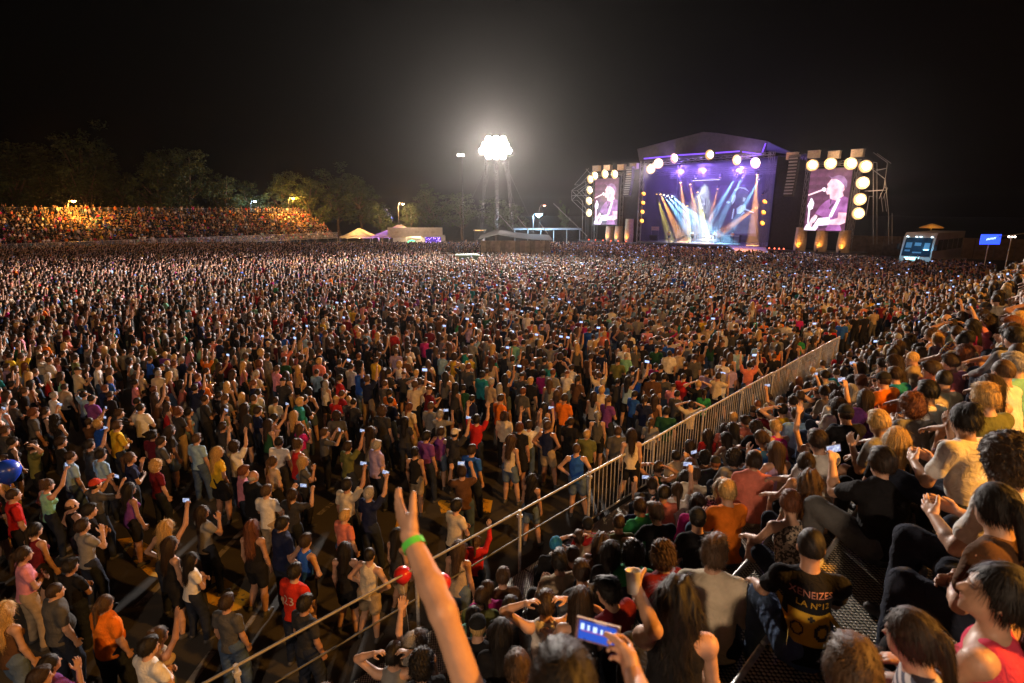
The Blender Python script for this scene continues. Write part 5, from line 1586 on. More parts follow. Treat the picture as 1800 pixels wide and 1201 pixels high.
SIT = {
    'ta': ('hands on knees', dict(lean=20, armL='knee', armR='knee', yaw=-12)), 'tb': ('hands in lap', dict(lean=12, armL='lap', armR='lap', fem=True, yaw=-22)),
    'tc': ('filming with both hands', dict(lean=10, armL='phone', armR='phone', yaw=-6)), 'td': ('clapping', dict(lean=14, armL='clap', armR='clap', yaw=-16)),
    'te': ('hands behind head', dict(lean=6, armL='head', armR='head', top='tank', yaw=-8)), 'tf': ('hand on chin', dict(lean=22, armL='knee', armR='chin', fem=True, top='tank', low='shorts', yaw=-18)),
    'tg': ('arms folded', dict(lean=16, armL='folded', armR='folded', yaw=-14)), 'th': ('hands in lap', dict(lean=14, armL='lap', armR='knee', build=1.25, yaw=-10)),
    'ti': ('one arm raised', dict(lean=8, armL='up', armR='lap', fem=True, top='tank', yaw=-10)), 'tj': ('arms folded', dict(lean=18, armL='folded', armR='knee', top='long', yaw=-20)),
    'tk': ('holding phone high', dict(lean=6, armR='high', armL='lap', fem=True, yaw=-8)), 'tl': ('hand on chin', dict(lean=24, armL='chin', armR='knee', yaw=-24, low='shorts')),
}
for k, (w, kw) in STAND.items(): template(k, seed=hash(k) % 97 if False else sum(map(ord, k)), **kw)
for k, (w, kw) in SIT.items(): template(k, seed=sum(map(ord, k)), sit=True, **kw)
POSE = {**{k: v[0] for k, v in STAND.items()}, **{k: v[0] for k, v in SIT.items()}}

SC = ST((TL + TR) / 2, -3, 0)
def face_to(p, off=0.0):
    d = SC - Vector((p[0], p[1], 0))
    return math.atan2(d.y, d.x) - math.pi / 2 + R(off)

PEOPLE = []                      # (x, y, seated) of everybody placed so far
PERSONS = []
def place(px, py, key, shirt, hs, hc, low, label, cat_group=None, off=None, scale=1.0, skin=0, flip=False, hat=None, rgb=None, mat=None, walkway=False, row=None):
    t = TEMPL[key]; sit = t['kw'].get('sit', False)
    hl = t['head'].translation * scale
    if flip: hl = Vector((-hl.x, hl.y, hl.z))
    best = None
    if sit:
        rows = range(1, NROW) if row is None else [row]
        for r in rows:
            z = row_z(r)
            p = on_z(px, py, z + hl.z)
            if (z + hl.z) > CAM_Z - .25 and py > 380 : continue
            rz = face_to(p, 24 if off is None else off)
            q = p - Matrix.Rotation(rz, 3, 'Z') @ Vector((hl.x, hl.y, 0)); q.z = z
            u, v = to_uv(q); err = v - (row_v(r) + .30)
            if best is None or abs(err) < abs(best[0]): best = (err, q, rz, r, u)
        err, q, rz, r, u = best
        vv = row_v(r) + .30 + max(-.16, min(.16, err)); q = UV(u, vv, row_z(r))
    else:
        z = WALK_Z if walkway else 0.0
        p = on_z(px, py, z + hl.z); rz = face_to(p, 0 if off is None else off)
        q = p - Matrix.Rotation(rz, 3, 'Z') @ Vector((hl.x, hl.y, 0)); q.z = z
    o, tp = person(key, q, rz, shirt, hs, hc, SKIN[skin % 4], low, scale, flip, hat, rgb, mat)
    tag(o, label, 'person', 'seated audience on the near grandstand' if sit else 'audience standing on the ground')
    PEOPLE.append((q.x, q.y, sit)); PERSONS.append(o)
    return o, tp

# printed cloth
def print_mat(name, c0, c1, scale, kind='spots'):
    m, nt, b = nodemat(name)
    tc = nt.nodes.new("ShaderNodeTexCoord")
    n = nt.nodes.new("ShaderNodeTexNoise") if kind == 'spots' else nt.nodes.new("ShaderNodeTexWave")
    n.inputs["Scale"].default_value = scale
    if kind == 'spots': n.inputs["Detail"].default_value = 1
    else: n.bands_direction = 'Z'
    nt.links.new(tc.outputs["Object"], n.inputs["Vector"])
    rp = nt.nodes.new("ShaderNodeValToRGB"); rp.color_ramp.elements[0].position = .46; rp.color_ramp.elements[1].position = .54
    rp.color_ramp.elements[0].color = (*c0, 1); rp.color_ramp.elements[1].color = (*c1, 1)
    nt.links.new(n.outputs["Fac"], rp.inputs[0]); nt.links.new(rp.outputs[0], b.inputs["Base Color"]); b.inputs["Roughness"].default_value = .9
    return m
M_LEO = print_mat('leopard_print', (.05, .04, .035), (.42, .34, .26), 38); M_FLOR = print_mat('floral_print', (.04, .05, .12), (.6, .42, .12), 26)
M_STRP = print_mat('striped_cloth', (.05, .05, .08), (.5, .45, .42), 9, 'bands')

def bvh_of(o):
    me = o.data
    return BVHTree.FromPolygons([v.co.copy() for v in me.vertices], [tuple(p.vertices) for p in me.polygons])
def decal_pts(bvh, pts, lift=.006):
    out = []
    for x, z in pts:
        h = bvh.ray_cast(Vector((x, -1, z)), Vector((0, 1, 0)))
        out.append((x, (h[0].y if h[0] is not None else -.12) - lift, z))
    return out
def decal_text(top, txt, size, cx, z, mat, lift=.008, squash=1.0):
    cu = bpy.data.curves.new('lettering', 'FONT'); cu.body = txt; cu.size = size; cu.align_x = 'CENTER'; cu.resolution_u = 2
    tmp = bpy.data.objects.new('lettering', cu); COL.objects.link(tmp)
    dg = bpy.context.evaluated_depsgraph_get(); me = bpy.data.meshes.new_from_object(tmp.evaluated_get(dg))
    bpy.data.objects.remove(tmp)
    b = bvh_of(top)
    for p, q in zip(me.vertices, decal_pts(b, [(v.co.x * squash + cx, v.co.y + z) for v in me.vertices], lift)): p.co = q
    me.materials.clear(); me.materials.append(mat)
    return obj('lettering', me, top)
def decal_patch(top, x0, x1, z0, z1, mat, name='printed_panel', n=10, lift=.005, shape=None):
    b = bvh_of(top); V, F = [], []
    for i in range(n + 1):
        for j in range(n + 1):
            V.append((x0 + (x1 - x0) * i / n, z0 + (z1 - z0) * j / n))
    W = decal_pts(b, V, lift)
    for i in range(n):
        for j in range(n):
            a = i * (n + 1) + j; c = ((i + .5) / n * 2 - 1, (j + .5) / n * 2 - 1)
            if shape and not shape(*c): continue
            F.append((a, a + n + 1, a + n + 2, a + 1))
    me = bpy.data.meshes.new(name); me.from_pydata(W, [], F); me.materials.append(mat); me.polygons.foreach_set("use_smooth", [True] * len(F))
    return obj(name, me, top)

# ---------------------------------------------------------------- the people nearest the camera, one by one
# a boy in a printed football shirt gets a figure of his own (so do others whose arms are busy)
template('boy', sit=True, lean=16, armL='knee', armR='knee', yaw=-6, seed=3, h=.012)
o, tp = place(1425, 962, 'boy', 'black', 'crop', 'black', 'blue jeans', 'boy with cropped hair in black and yellow football shirt lettered XENEIZES', off=6, scale=1.0, skin=1)
M_PR = plain('print_rose', (.42, .20, .17), .8); M_PY = plain('print_yellow', (.55, .33, .02), .8, 0, .12, 20); M_PK = plain('print_black', (.02, .018, .015), .8)
decal_text(tp, 'XENEIZES', .058, 0, .505, M_PR); decal_text(tp, 'LA Nº12', .055, .01, .44, M_PY)
pp = decal_patch(tp, -.15, .15, .20, .40, M_PY)
decal_patch(tp, .02, .12, .24, .345, M_PK, 'printed_emblem', 9, .009, lambda a, b: .25 < a * a + b * b < 1.0)
decal_patch(tp, -.11, -.04, .25, .33, M_PK, 'printed_emblem', 9, .009, lambda a, b: .55 < a * a + b * b < 1.0)
decal_patch(tp, -.02, .02, .35, .39, M_PK, 'printed_emblem', 7, .009, lambda a, b: abs(a) < .3 or abs(b) < .3)

template('dark_man', sit=True, lean=14, armL='phone', armR='knee', yaw=-14, build=1.22, seed=8, h=.012, splay=.22, knees=.08)
o, tp = place(1550, 815, 'dark_man', 'black', 'short', 'dark brown', 'grey trousers', 'broad man in black t-shirt with raised knee, seated behind the blond woman', off=24, scale=1.08, skin=0)
o, tp = place(1395, 888, 'tf', 'beige', 'short', 'auburn', 'dark jeans', 'person in leopard-print top with short auburn hair, just before the football-shirt boy', off=20, mat=M_LEO, scale=1.0)
place(1424, 848, 'tb', 'beige', 'wavy', 'brown', 'dark jeans', 'woman with long wavy light brown hair beside the broad man in black', off=10, scale=1.02)
place(1325, 812, 'th', 'salmon', 'short', 'dark brown', 'beige trousers', 'heavy man in salmon shirt seated behind the blond woman in leopard print', off=14, scale=1.05)
place(1270, 856, 'tb', 'beige', 'long', 'blond', 'dark jeans', 'blond woman in leopard print seated in front of the salmon shirt', off=16, mat=M_LEO)
place(1226, 884, 'tj', 'magenta', 'long', 'dark brown', 'dark jeans', 'person in long-sleeved magenta top next to the blond woman in leopard print', off=28)
place(1226, 912, 'tg', 'black', 'cap', 'black', 'black trousers', 'person in black cap and black t-shirt below the magenta top', off=22)
template('raglan', sit=True, lean=9, armL='lap', armR='lap', yaw=-16, top='long', seed=21, h=.012, build=1.12)
place(1256, 975, 'raglan', 'cream', 'quiff', 'brown', 'dark jeans', 'person in long cream raglan top with orange-lit brown hair, back turned', off=8, scale=1.1)
place(1765, 812, 'td', 'white', 'curly', 'dark brown', 'dark jeans', 'person in white t-shirt with bushy dark hair, clapping beside the striped knees', off=34, scale=1.16)
place(1792, 905, 'tg', 'brown', 'tail', 'black', 'dark jeans', 'dark-haired person in brown t-shirt at the edge of the view by the white t-shirt', off=34, scale=1.06)
template('pink_woman', sit=True, lean=10, armL='knee', armR='lap', yaw=30, pitch=-14, fem=True, top='tank', seed=31, h=.012, splay=.06)
place(1790, 1060, 'pink_woman', 'pink', 'tail', 'black', 'black trousers', 'woman in pink tank top and black trousers with her face raised to the stage', off=44, scale=1.1, rgb=(.70, .06, .12))
place(1497, 1185, 'tj', 'magenta', 'short', 'brown', 'dark jeans', 'brown-haired person in magenta long-sleeved top at the bottom edge', off=18, scale=1.0)
place(1600, 1120, 'tg', 'lilac', 'tail', 'dark brown', 'denim shorts', 'child in lilac striped shirt leaning by the pink tank top woman', off=60, scale=.92, mat=M_STRP)
place(1630, 690, 'td', 'white', 'short', 'black', 'black trousers', 'man in white t-shirt clapping, with short black hair, behind the teal shirt', off=30, scale=1.1)
place(1572, 660, 'ta', 'teal', 'short', 'dark brown', 'black trousers', 'man in teal t-shirt leaning forward on his knees', off=30, scale=1.08)
place(1540, 668, 'te', 'salmon', 'crop', 'brown', 'denim shorts', 'boy in salmon tank top beside the man in teal', off=20, scale=.92)
place(1690, 738, 'td', 'white', 'bun', 'black', 'dark jeans', 'person in white t-shirt with black hair in a bun, clapping', off=30, scale=1.06)
place(1730, 702, 'tl', 'olive', 'quiff', 'blond', 'beige shorts', 'blond man in olive t-shirt with his hand at his chin', off=36, scale=1.06)
o, tp = place(1576, 775, 'tb', 'black', 'long', 'blond', 'black trousers', 'woman with long golden blond hair in black top printed with yellow lines', off=14, scale=1.04)
for k, (a, b, z) in enumerate(((-.11, .11, .46), (-.10, .10, .43), (-.11, .05, .40), (-.02, .10, .37), (-.09, .09, .34), (-.10, .02, .31), (-.05, .09, .28))):
    decal_patch(tp, a, b, z - .009, z + .009, M_PY, 'printed_line', 5, .006)
o, tp = place(1486, 728, 'ta', 'black', 'cap', 'dark brown', 'black trousers', 'man in dark cap and black t-shirt lettered La Beri, fist at his chin', off=22, scale=1.06)
decal_text(tp, 'La Beri', .075, .02, .42, plain('print_grey', (.4, .36, .33), .8))
decal_text(tp, '..', .05, .05, .36, MATS['print_grey'])
place(1431, 768, 'ti', 'cream', 'bun', 'auburn', 'dark jeans', 'auburn-haired woman with a bun in cream tank top, one arm raised', off=16)
place(1680, 586, 'ta', 'yellow', 'short', 'dark brown', 'beige trousers', 'man in floral yellow shirt high on the stand', off=30, mat=M_FLOR)
place(1782, 642, 'ta', 'mint green', 'short', 'grey', 'beige trousers', 'grey-haired man in mint green t-shirt leaning on his knees', off=40, scale=1.06)
place(1113, 975, 'th', 'green', 'curly', 'black', 'dark jeans', 'curly-haired man in green t-shirt next to the white cup', off=20, scale=1.02)
place(984, 898, 'tg', 'red', 'cap', 'black', 'dark jeans', 'person in red t-shirt and dark cap seated at the guard fence', off=30)
place(957, 914, 'te', 'cream', 'short', 'brown', 'denim shorts', 'child in cream tank top with hands behind head, by the red t-shirt', off=20, scale=.9)
place(968, 955, 'tj', 'black', 'beanie', 'black', 'black trousers', 'person in bright blue beanie and black long-sleeved top', off=24, hat=(.03, .22, .45))
for args in ((1007, 975, 'tb', 'brown', 'bun', 'brown', 'dark jeans', 'woman with brown bun in brown top next to the blue beanie'),
             (1073, 970, 'tb', 'charcoal', 'long', 'black', 'black trousers', 'woman with long black hair in charcoal top beside the green t-shirt'),
             (1022, 1006, 'tg', 'dark grey', 'short', 'dark brown', 'dark jeans', 'person in dark grey t-shirt folding arms above the long-haired woman'),
             (1021, 1058, 'tf', 'black', 'long', 'dark brown', 'denim shorts', 'woman in black tank top with long dark hair, chin on hand near the cup'),
             (960, 1062, 'te', 'white', 'short', 'dark brown', 'grey trousers', 'man in white tank top with both hands behind his head'),
             (897, 1070, 'ta', 'charcoal', 'short', 'black', 'dark jeans', 'man in charcoal t-shirt leaning forward between two white tops'),
             (848, 1050, 'tl', 'olive', 'short', 'dark brown', 'beige shorts', 'man in olive t-shirt and beige shorts with chin on hand'),
             (832, 1084, 'th', 'mint green', 'tail', 'black', 'dark jeans', 'person in pale mint green top with black ponytail'),
             (881, 1112, 'tb', 'black', 'long', 'black', 'dark jeans', 'woman with long black hair in black top below the charcoal t-shirt'),
             (822, 1013, 'tg', 'magenta', 'tail', 'dark brown', 'denim shorts', 'child in magenta t-shirt with dark ponytail next to the red balloon'),
             (862, 1000, 'ta', 'brown', 'short', 'brown', 'dark jeans', 'man in brown t-shirt leaning forward just inside the guard fence'),
             (910, 1172, 'tf', 'maroon', 'bun', 'brown', 'denim shorts', 'person in maroon tank top with brown bun near the raised arm'),
             (727, 1130, 'tb', 'beige', 'long', 'grey', 'beige trousers', 'woman with pale grey hair in beige top under the raised arm'),
             (742, 1168, 'tg', 'black', 'curly', 'black', 'black trousers', 'person with black curly hair in black t-shirt under the raised arm'),
             (693, 1086, 'ti', 'charcoal', 'long', 'dark brown', 'dark jeans', 'woman with long dark hair in charcoal tank top raising one arm by the rail'),
             (632, 1090, 'te', 'grey', 'short', 'black', 'denim shorts', 'man in grey tank top with hands behind head by the rail'),
             (1088, 920, 'ta', 'olive', 'crop', 'dark brown', 'grey trousers', 'man in olive t-shirt with cropped hair behind the red t-shirt'),
             (1122, 890, 'tg', 'navy', 'cap', 'black', 'dark jeans', 'person in navy t-shirt and dark cap beside the fence bars'),
             (1167, 868, 'tl', 'salmon', 'short', 'black', 'beige shorts', 'man in salmon t-shirt and beige shorts with chin on hand'),
             (1140, 850, 'tc', 'dark grey', 'short', 'dark brown', 'dark jeans', 'man in dark grey t-shirt filming, near the woman standing at the fence'),
             (1190, 862, 'tk', 'white', 'tail', 'brown', 'blue jeans', 'woman in white t-shirt with brown ponytail holding her phone high'),
             (1205, 838, 'tb', 'maroon', 'long', 'dark brown', 'dark jeans', 'woman in maroon top with long dark hair before the salmon shirt'),
             (1290, 806, 'tg', 'grey', 'curly', 'black', 'dark jeans', 'person in grey t-shirt with black curls next to the salmon shirt'),
             (1363, 792, 'tf', 'lilac', 'long', 'brown', 'denim shorts', 'woman in lilac tank top with long brown hair, chin on hand'),
             (1470, 700, 'tb', 'white', 'wavy', 'dark brown', 'dark jeans', 'woman in white top with long wavy dark hair below the teal shirt'),
             (1520, 700, 'td', 'purple', 'long', 'dark brown', 'dark jeans', 'person in purple t-shirt with long dark hair, clapping'),
             (523, 1168, 'te', 'cream', 'curly', 'brown', 'beige trousers', 'person in cream tank top with curly brown hair and hands behind head'),
             (456, 1188, 'ta', 'charcoal', 'short', 'black', 'dark jeans', 'dark-haired person in charcoal t-shirt at the bottom edge under the rail')):
    place(*args, off=12 + 26 * rng.random())
# the woman drinking: arm stretched out with a cup
_dp = at_depth(1205, 1055, 2.75)
cupw = at_depth(1116, 1036, 2.72)
def custom_person(key, head_px, head_dep, rz_off, scale, arms_px, kw, look, label, group):
    """place the head, then bend an arm through surveyed points"""
    hp_ = at_depth(*head_px, head_dep)
    rz = face_to(hp_, rz_off) if rz_off is not None else R(-4)
    f0 = figure(h=.03, mitts=True, **kw)
    hl = Vector(f0['head'][0]) * scale
    loc = hp_ - Matrix.Rotation(rz, 3, 'Z') @ hl
    Mi = Matrix.Rotation(-rz, 3, 'Z')
    cus = {}
    for s, (e, w, hand, pal) in arms_px.items():
        le_ = Mi @ (at_depth(e[0], e[1], e[2]) - loc) / scale; lw_ = Mi @ (at_depth(w[0], w[1], w[2]) - loc) / scale
        cus[s] = (np.array(le_), np.array(lw_), hand, np.array(Mi @ Vector(pal)))
    template(key, custom=cus, h=.011, **kw)
    sh, hs, hc, sk, lw = look
    o, tp = person(key, loc, rz, sh, hs, hc, SKIN[sk], lw, scale)
    tag(o, label, 'person', group); PEOPLE.append((loc.x, loc.y, kw.get('sit', False))); PERSONS.append(o)
    return o, tp, loc
custom_person('drinker', (1205, 1058), 2.8, 10, 1.02, {-1: ((1150, 1108, 2.62), (1122, 1040, 2.85), 'grip', (.3, 1, .2))}, dict(sit=True, lean=8, armR='lap', fem=True, top='tank', yaw=-10, pitch=-4, seed=41),
              ('black', 'wavy', 'black', 0, 'black trousers'), 'woman with long wavy black hair in black tank top holding up a white cup', 'seated audience on the near grandstand')
# the raised arm and the sideways phone belong to one person standing just below the camera
arm_e, arm_w = (778, 1075, 1.47), (723, 948, 1.62)
o, tp, loc = custom_person('arm_owner', (1000, 1228), 1.44, None, 1.0, {-1: (arm_e, arm_w, 'open', (.75, .65, .1)), 1: ((1150, 1300, 1.30), (1113, 1186, 1.52), 'grip', (-.9, .35, .2))},
    dict(lean=5, yaw=2, pitch=0, seed=51, top='tank', build=.84), ('charcoal', 'short', 'black', 0, 'dark jeans'), 'person with one bare arm raised, green wristband, filming with the other hand', 'audience standing on the near grandstand')
el, wr = at_depth(*arm_e), at_depth(*arm_w)
d = (wr - el).normalized(); Mi = Matrix.Rotation(-o.rotation_euler.z, 3, 'Z')
c0 = Mi @ (wr - d * .022 - loc); dl = Mi @ d
mb = MB(); mb.tube(c0 - dl * .011, c0 + dl * .011, .0355, .0345, 18, False); mb.tube(c0 + dl * .011, c0 - dl * .011, .0325, .0335, 18, False)
mb.build('wristband', plain('green_wristband', (.10, .62, .08), .5), o)

# standing on the ground and on the walkway
place(1110, 764, 'sf', 'cream', 'long', 'dark brown', 'black shorts', 'woman with long dark hair standing on the walkway at the guard fence', walkway=True, off=10, scale=.98)
for args in ((185, 1062, 'sk', 'orange', 'tail', 'brown', 'dark jeans', 'large person in bright orange t-shirt with a brown ponytail'),
             (98, 1040, 'sk', 'dark grey', 'crop', 'dark brown', 'dark jeans', 'big man in dark grey t-shirt with cropped hair beside the orange t-shirt'),
             (10, 1075, 'sf', 'brown', 'wavy', 'blond', 'denim shorts', 'dark blond long-haired person at the picture edge beside the grey t-shirt'),
             (42, 975, 'sg', 'pink', 'tail', 'dark brown', 'beige trousers', 'woman in pale pink top with arms folded'),
             (62, 932, 'sf', 'maroon', 'tail', 'black', 'black shorts', 'person in maroon tank top behind the pale pink top'),
             (146, 925, 'sm', 'grey', 'short', 'dark brown', 'dark jeans', 'woman in light grey t-shirt with hand on chin'),
             (158, 898, 'sb', 'black', 'short', 'black', 'black trousers', 'man in black t-shirt with arms folded behind the light grey t-shirt'),
             (84, 853, 'sh', 'mint green', 'bun', 'brown', 'dark jeans', 'woman in mint green tank top holding her phone high'),
             (168, 852, 'sc', 'dark grey', 'cap', 'black', 'dark jeans', 'person in red cap and dark grey t-shirt filming with both hands'),
             (178, 800, 'sa', 'light blue', 'short', 'black', 'dark jeans', 'man in pale light blue t-shirt, farther from the picture edge'),
             (125, 803, 'sa', 'light blue', 'crop', 'dark brown', 'blue jeans', 'man in pale light blue t-shirt, nearer the picture edge, cropped hair'),
             (228, 860, 'sf', 'purple', 'long', 'black', 'black shorts', 'woman in purple tank top with long black hair'),
             (293, 928, 'sh', 'charcoal', 'wavy', 'blond', 'dark jeans', 'blond woman in charcoal tank top stretching up a pink phone'),
             (300, 958, 'sf', 'black', 'long', 'dark brown', 'black shorts', 'woman in black tank top with long dark hair before the white top'),
             (336, 984, 'sg', 'white', 'long', 'black', 'dark jeans', 'girl in white top with long black hair and folded arms'),
             (356, 901, 'sm', 'grey', 'long', 'dark brown', 'dark jeans', 'woman with long hair in grey, hand on chin, beyond the pink phone'),
             (444, 928, 'sf', 'black', 'wavy', 'auburn', 'black shorts', 'woman with long reddish hair in black tank top'),
             (446, 838, 'sk', 'black', 'bald', 'grey', 'black trousers', 'balding man in black t-shirt with his back turned'),
             (469, 864, 'sb', 'white', 'short', 'brown', 'beige trousers', 'person in white t-shirt with brown hair next to the balding man'),
             (514, 870, 'sc', 'charcoal', 'tail', 'dark brown', 'dark jeans', 'person in charcoal t-shirt lit by the phone in both hands'),
             (497, 922, 'sk', 'navy', 'short', 'black', 'dark jeans', 'broad man in navy t-shirt beside the blue sleeveless top'),
             (538, 952, 'sj', 'blue', 'short', 'dark brown', 'black shorts', 'person in royal blue sleeveless top with hands on hips'),
             (537, 1062, 'sa', 'charcoal', 'short', 'black', 'dark jeans', 'man in charcoal t-shirt directly before the red jersey'),
             (280, 1118, 'si', 'beige', 'bun', 'brown', 'denim shorts', 'person in beige tank top behind the white t-shirt at the bottom'),
             (262, 1138, 'sb', 'white', 'short', 'black', 'dark jeans', 'person in white t-shirt with short black hair at the bottom'),
             (88, 1168, 'sm', 'purple', 'tail', 'black', 'dark jeans', 'woman in purple top with hand raised to her chin, bottom corner'),
             (72, 1192, 'sb', 'brown', 'short', 'dark brown', 'dark jeans', 'person in brown t-shirt in the bottom corner'),
             (383, 796, 'sp', 'yellow', 'long', 'blond', 'black shorts', 'blond woman in yellow t-shirt and dark skirt'),
             (346, 772, 'sa', 'light blue', 'short', 'brown', 'blue jeans', 'man in light blue t-shirt and jeans beside the blond woman in yellow'),
             (480, 812, 'sp', 'beige', 'tail', 'brown', 'black shorts', 'person in beige t-shirt and skirt behind the white t-shirt'),
             (610, 853, 'sd', 'cream', 'short', 'black', 'black trousers', 'man in cream t-shirt raising a hand, back towards the stand'),
             (649, 868, 'sd', 'navy', 'short', 'grey', 'dark jeans', 'grey-haired man in navy t-shirt holding a phone up high'),
             (803, 890, 'sg', 'cream', 'short', 'black', 'black trousers', 'person in cream t-shirt with folded arms alone on the asphalt'),
             (830, 792, 'sa', 'blue', 'short', 'dark brown', 'dark jeans', 'man in bright blue t-shirt seen from behind'),
             (663, 784, 'sk', 'lilac', 'short', 'grey', 'dark jeans', 'grey-haired man in grey-lilac shirt looking at a lit phone'),
             (750, 768, 'sa', 'purple', 'short', 'black', 'dark jeans', 'man in purple t-shirt with short black hair'),
             (650, 976, 'sj', 'cream', 'crop', 'black', 'beige shorts', 'man in cream tank top with hands on hips near the raised arm'),
             (606, 966, 'sf', 'black', 'long', 'black', 'black shorts', 'woman with long black hair in black beside the cream tank top'),
             (807, 964, 'sf', 'beige', 'long', 'brown', 'denim shorts', 'woman in beige tank top with long brown hair just beyond the rail'),
             (838, 952, 'so', 'red', 'tail', 'brown', 'dark jeans', 'child in red long-sleeved top raising an arm beyond the rail'),
             (848, 660, 'sk', 'teal', 'short', 'black', 'dark jeans', 'large man in teal t-shirt in the middle of the crowd'),
             (612, 786, 'sd', 'olive', 'short', 'dark brown', 'dark jeans', 'man in olive t-shirt holding his phone high'),
             (800, 762, 'sd', 'charcoal', 'cap', 'black', 'black trousers', 'person in pale cap and charcoal t-shirt holding a phone high'),
             (720, 716, 'sa', 'cream', 'tail', 'auburn', 'beige trousers', 'person in cream t-shirt with auburn ponytail'),
             (838, 738, 'se', 'red', 'short', 'black', 'dark jeans', 'person in red t-shirt with both arms up'),
             (930, 748, 'se', 'white', 'short', 'dark brown', 'blue jeans', 'man in white t-shirt with both arms up')):
    kw = dict(hat=(.45, .05, .03)) if args[0] == 168 else (dict(hat=(.6, .56, .5)) if args[0] == 800 else {})
    sc = {838: .8 if args[1] == 952 else 1.0, 336: .9}.get(args[0], rng.uniform(.96, 1.03))
    place(*args, off=rng.uniform(-14, 14), scale=sc, skin=rng.randrange(4), **kw)
template('jersey', armL='down', armR='down', seed=61)
o, tp = place(519, 1006, 'jersey', 'red', 'short', 'black', 'dark jeans', 'man in bright red jersey numbered 23', off=6, rgb=(.55, .03, .015))
decal_text(tp, '23', .20, 0, 1.14, M_PR if False else plain('print_pale', (.55, .42, .36), .8)); decal_text(tp, 'I I I I', .06, 0, 1.36, MATS['print_pale']) if False else None

# ---------------------------------------------------------------- fill the rest of the stand and the ground
def clear(x, y, d, sit=None):
    for a, b, s in PEOPLE:
        if (sit is None or s == sit) and (a - x) ** 2 + (b - y) ** 2 < d * d: return False
    return True
SITK, STK = list(SIT), list(STAND)
cands = []
rr = random.Random(11)
for r in range(1, NROW - 1):
    u = U0 + rr.random() * .3
    while u < 36.5:
        u += rr.uniform(.56, .80)
        if rr.random() < .10: continue
        p = UV(u, row_v(r) + .28 + rr.uniform(-.08, .08), row_z(r))
        q = project((p.x, p.y, p.z + .75))
        if q is None or q[2] < 4.6 or not (-120 < q[0] < 1960 and 300 < q[1] < 1300): continue
        if 1280 < q[0] < 1800 and 950 < q[1] < 1300: continue
        if not clear(p.x, p.y, .44, True): continue
        cands.append((q[2], p, True))
for u_ in np.arange(6, 22, .8):                                  # a few people on the walkway behind the bars
    if rr.random() < .6:
        p = UV(u_ + rr.uniform(-.2, .2), .55, WALK_Z); cands.append((project(p)[2], p, True)) if clear(p.x, p.y, .5) else None
FOHX, FOHY = foh.location.x, foh.location.y
def blocked(x, y):
    if abs(x - FOHX) < FW / 2 + .8 and FOHY - .8 < y < FOHY + 9.5: return True
    if (x - coach.location.x) ** 2 + (y - coach.location.y) ** 2 < 9: return True
    c = coach.matrix_basis.inverted() @ Vector((x, y, 0))
    if abs(c.x) < 1.9 and -.6 < c.y < 10: return True
    if (x - bn.location.x) ** 2 + (y - bn.location.y) ** 2 < 2.9: return True
    return False
band = ((0, 8.6, 1.9), (8.6, 11.5, 1.45), (11.5, 15, .88), (15, 24, .72), (24, 45, .66), (45, 110, .62))
for d0, d1, c in band:
    n = int(230 / c)
    for i in range(n):
        for j in range(n):
            x = -115 + (i + rr.uniform(.12, .88)) * c; y = -4 + (j + rr.uniform(.12, .88)) * c
            d = math.hypot(x, y)
            if not d0 <= d < d1: continue
            u, v = to_uv((x, y))
            if v > -.75 and u < 30: continue
            if v > 1.5: continue
            P_ = Vector((x, y, 0)) - S0
            nn, tt = P_.dot(SN), P_.dot(SS)
            if nn < (5.5 if tt > TWL - 3 else -1.0): continue
            if rt - 1 < tt < rt + 9 and nn < 7: continue
            if (Vector((x, y, 0)) - OA).dot(ON) > -.9: continue
            if y > 96 - .05 * abs(x): continue
            cl = .5 + .25 * math.sin(x * .55 + 1.3 * math.sin(y * .37)) + .25 * math.sin(y * .61 + 1.7 * math.sin(x * .29 + 2))
            if rr.random() < .04 + (.22 * (1 - cl) * min(1, 30 / d) if d > 11 else 0): continue
            q = project((x, y, 1.6))
            if q is None or not (-130 < q[0] < 1930 and q[1] < 1330): continue
            qf = project((x, y, 0))
            if qf and any(x0 < qf[0] < x1 and y0 < qf[1] < y1 for x0, x1, y0, y1 in ((195, 310, 940, 1060), (345, 455, 1005, 1110))): continue
            if blocked(x, y) or (d < 26 and not clear(x, y, .50)): continue
            cands.append((q[2], Vector((x, y, 0)), False))
cands.sort(key=lambda c: c[0])
N_IND = 296 - len(PERSONS) - 6
used = set(o["label"] for o in PERSONS)
HS_W = {False: {'short': 8, 'crop': 3, 'quiff': 3, 'curly': 1.5, 'cap': 1.6, 'bald': .6}, True: {'long': 8, 'wavy': 3, 'tail': 3, 'bun': 2, 'curls': 1, 'short': .6}}
LOWS = {'jeans': ['blue jeans', 'dark jeans', 'black trousers', 'grey trousers', 'beige trousers', 'white trousers'], 'shorts': ['denim shorts', 'black shorts', 'beige shorts'], 'skirt': ['black shorts', 'denim shorts']}
TOPW = {'tee': 't-shirt', 'tank': 'tank top', 'long': 'long-sleeved top', 'hood': 'hooded top', 'crop': 't-shirt'}
HSW = {'short': 'short', 'crop': 'cropped', 'quiff': 'swept-up', 'curly': 'curly', 'bald': 'thinning', 'long': 'long', 'wavy': 'long wavy', 'tail': 'tied-back', 'bun': 'bunned', 'curls': 'big curly'}
SEAT_W = {k: (v * .4 if k in ('black', 'charcoal', 'dark grey', 'navy') else v * 1.5) for k, v in SHIRT_W.items()}
def look_for(key):
    kw = TEMPL[key]['kw']; fem = kw.get('fem', False)
    sh = wpick(SHIRT_W if not kw.get('sit') else SEAT_W, rr); hs = wpick(HS_W[fem], rr); hc = wpick(HAIR_W, rr); lw = rr.choices(LOWS[kw.get('low', 'jeans')], [LOW_W[q] for q in LOWS[kw.get('low', 'jeans')]])[0]
    return sh, hs, hc, lw
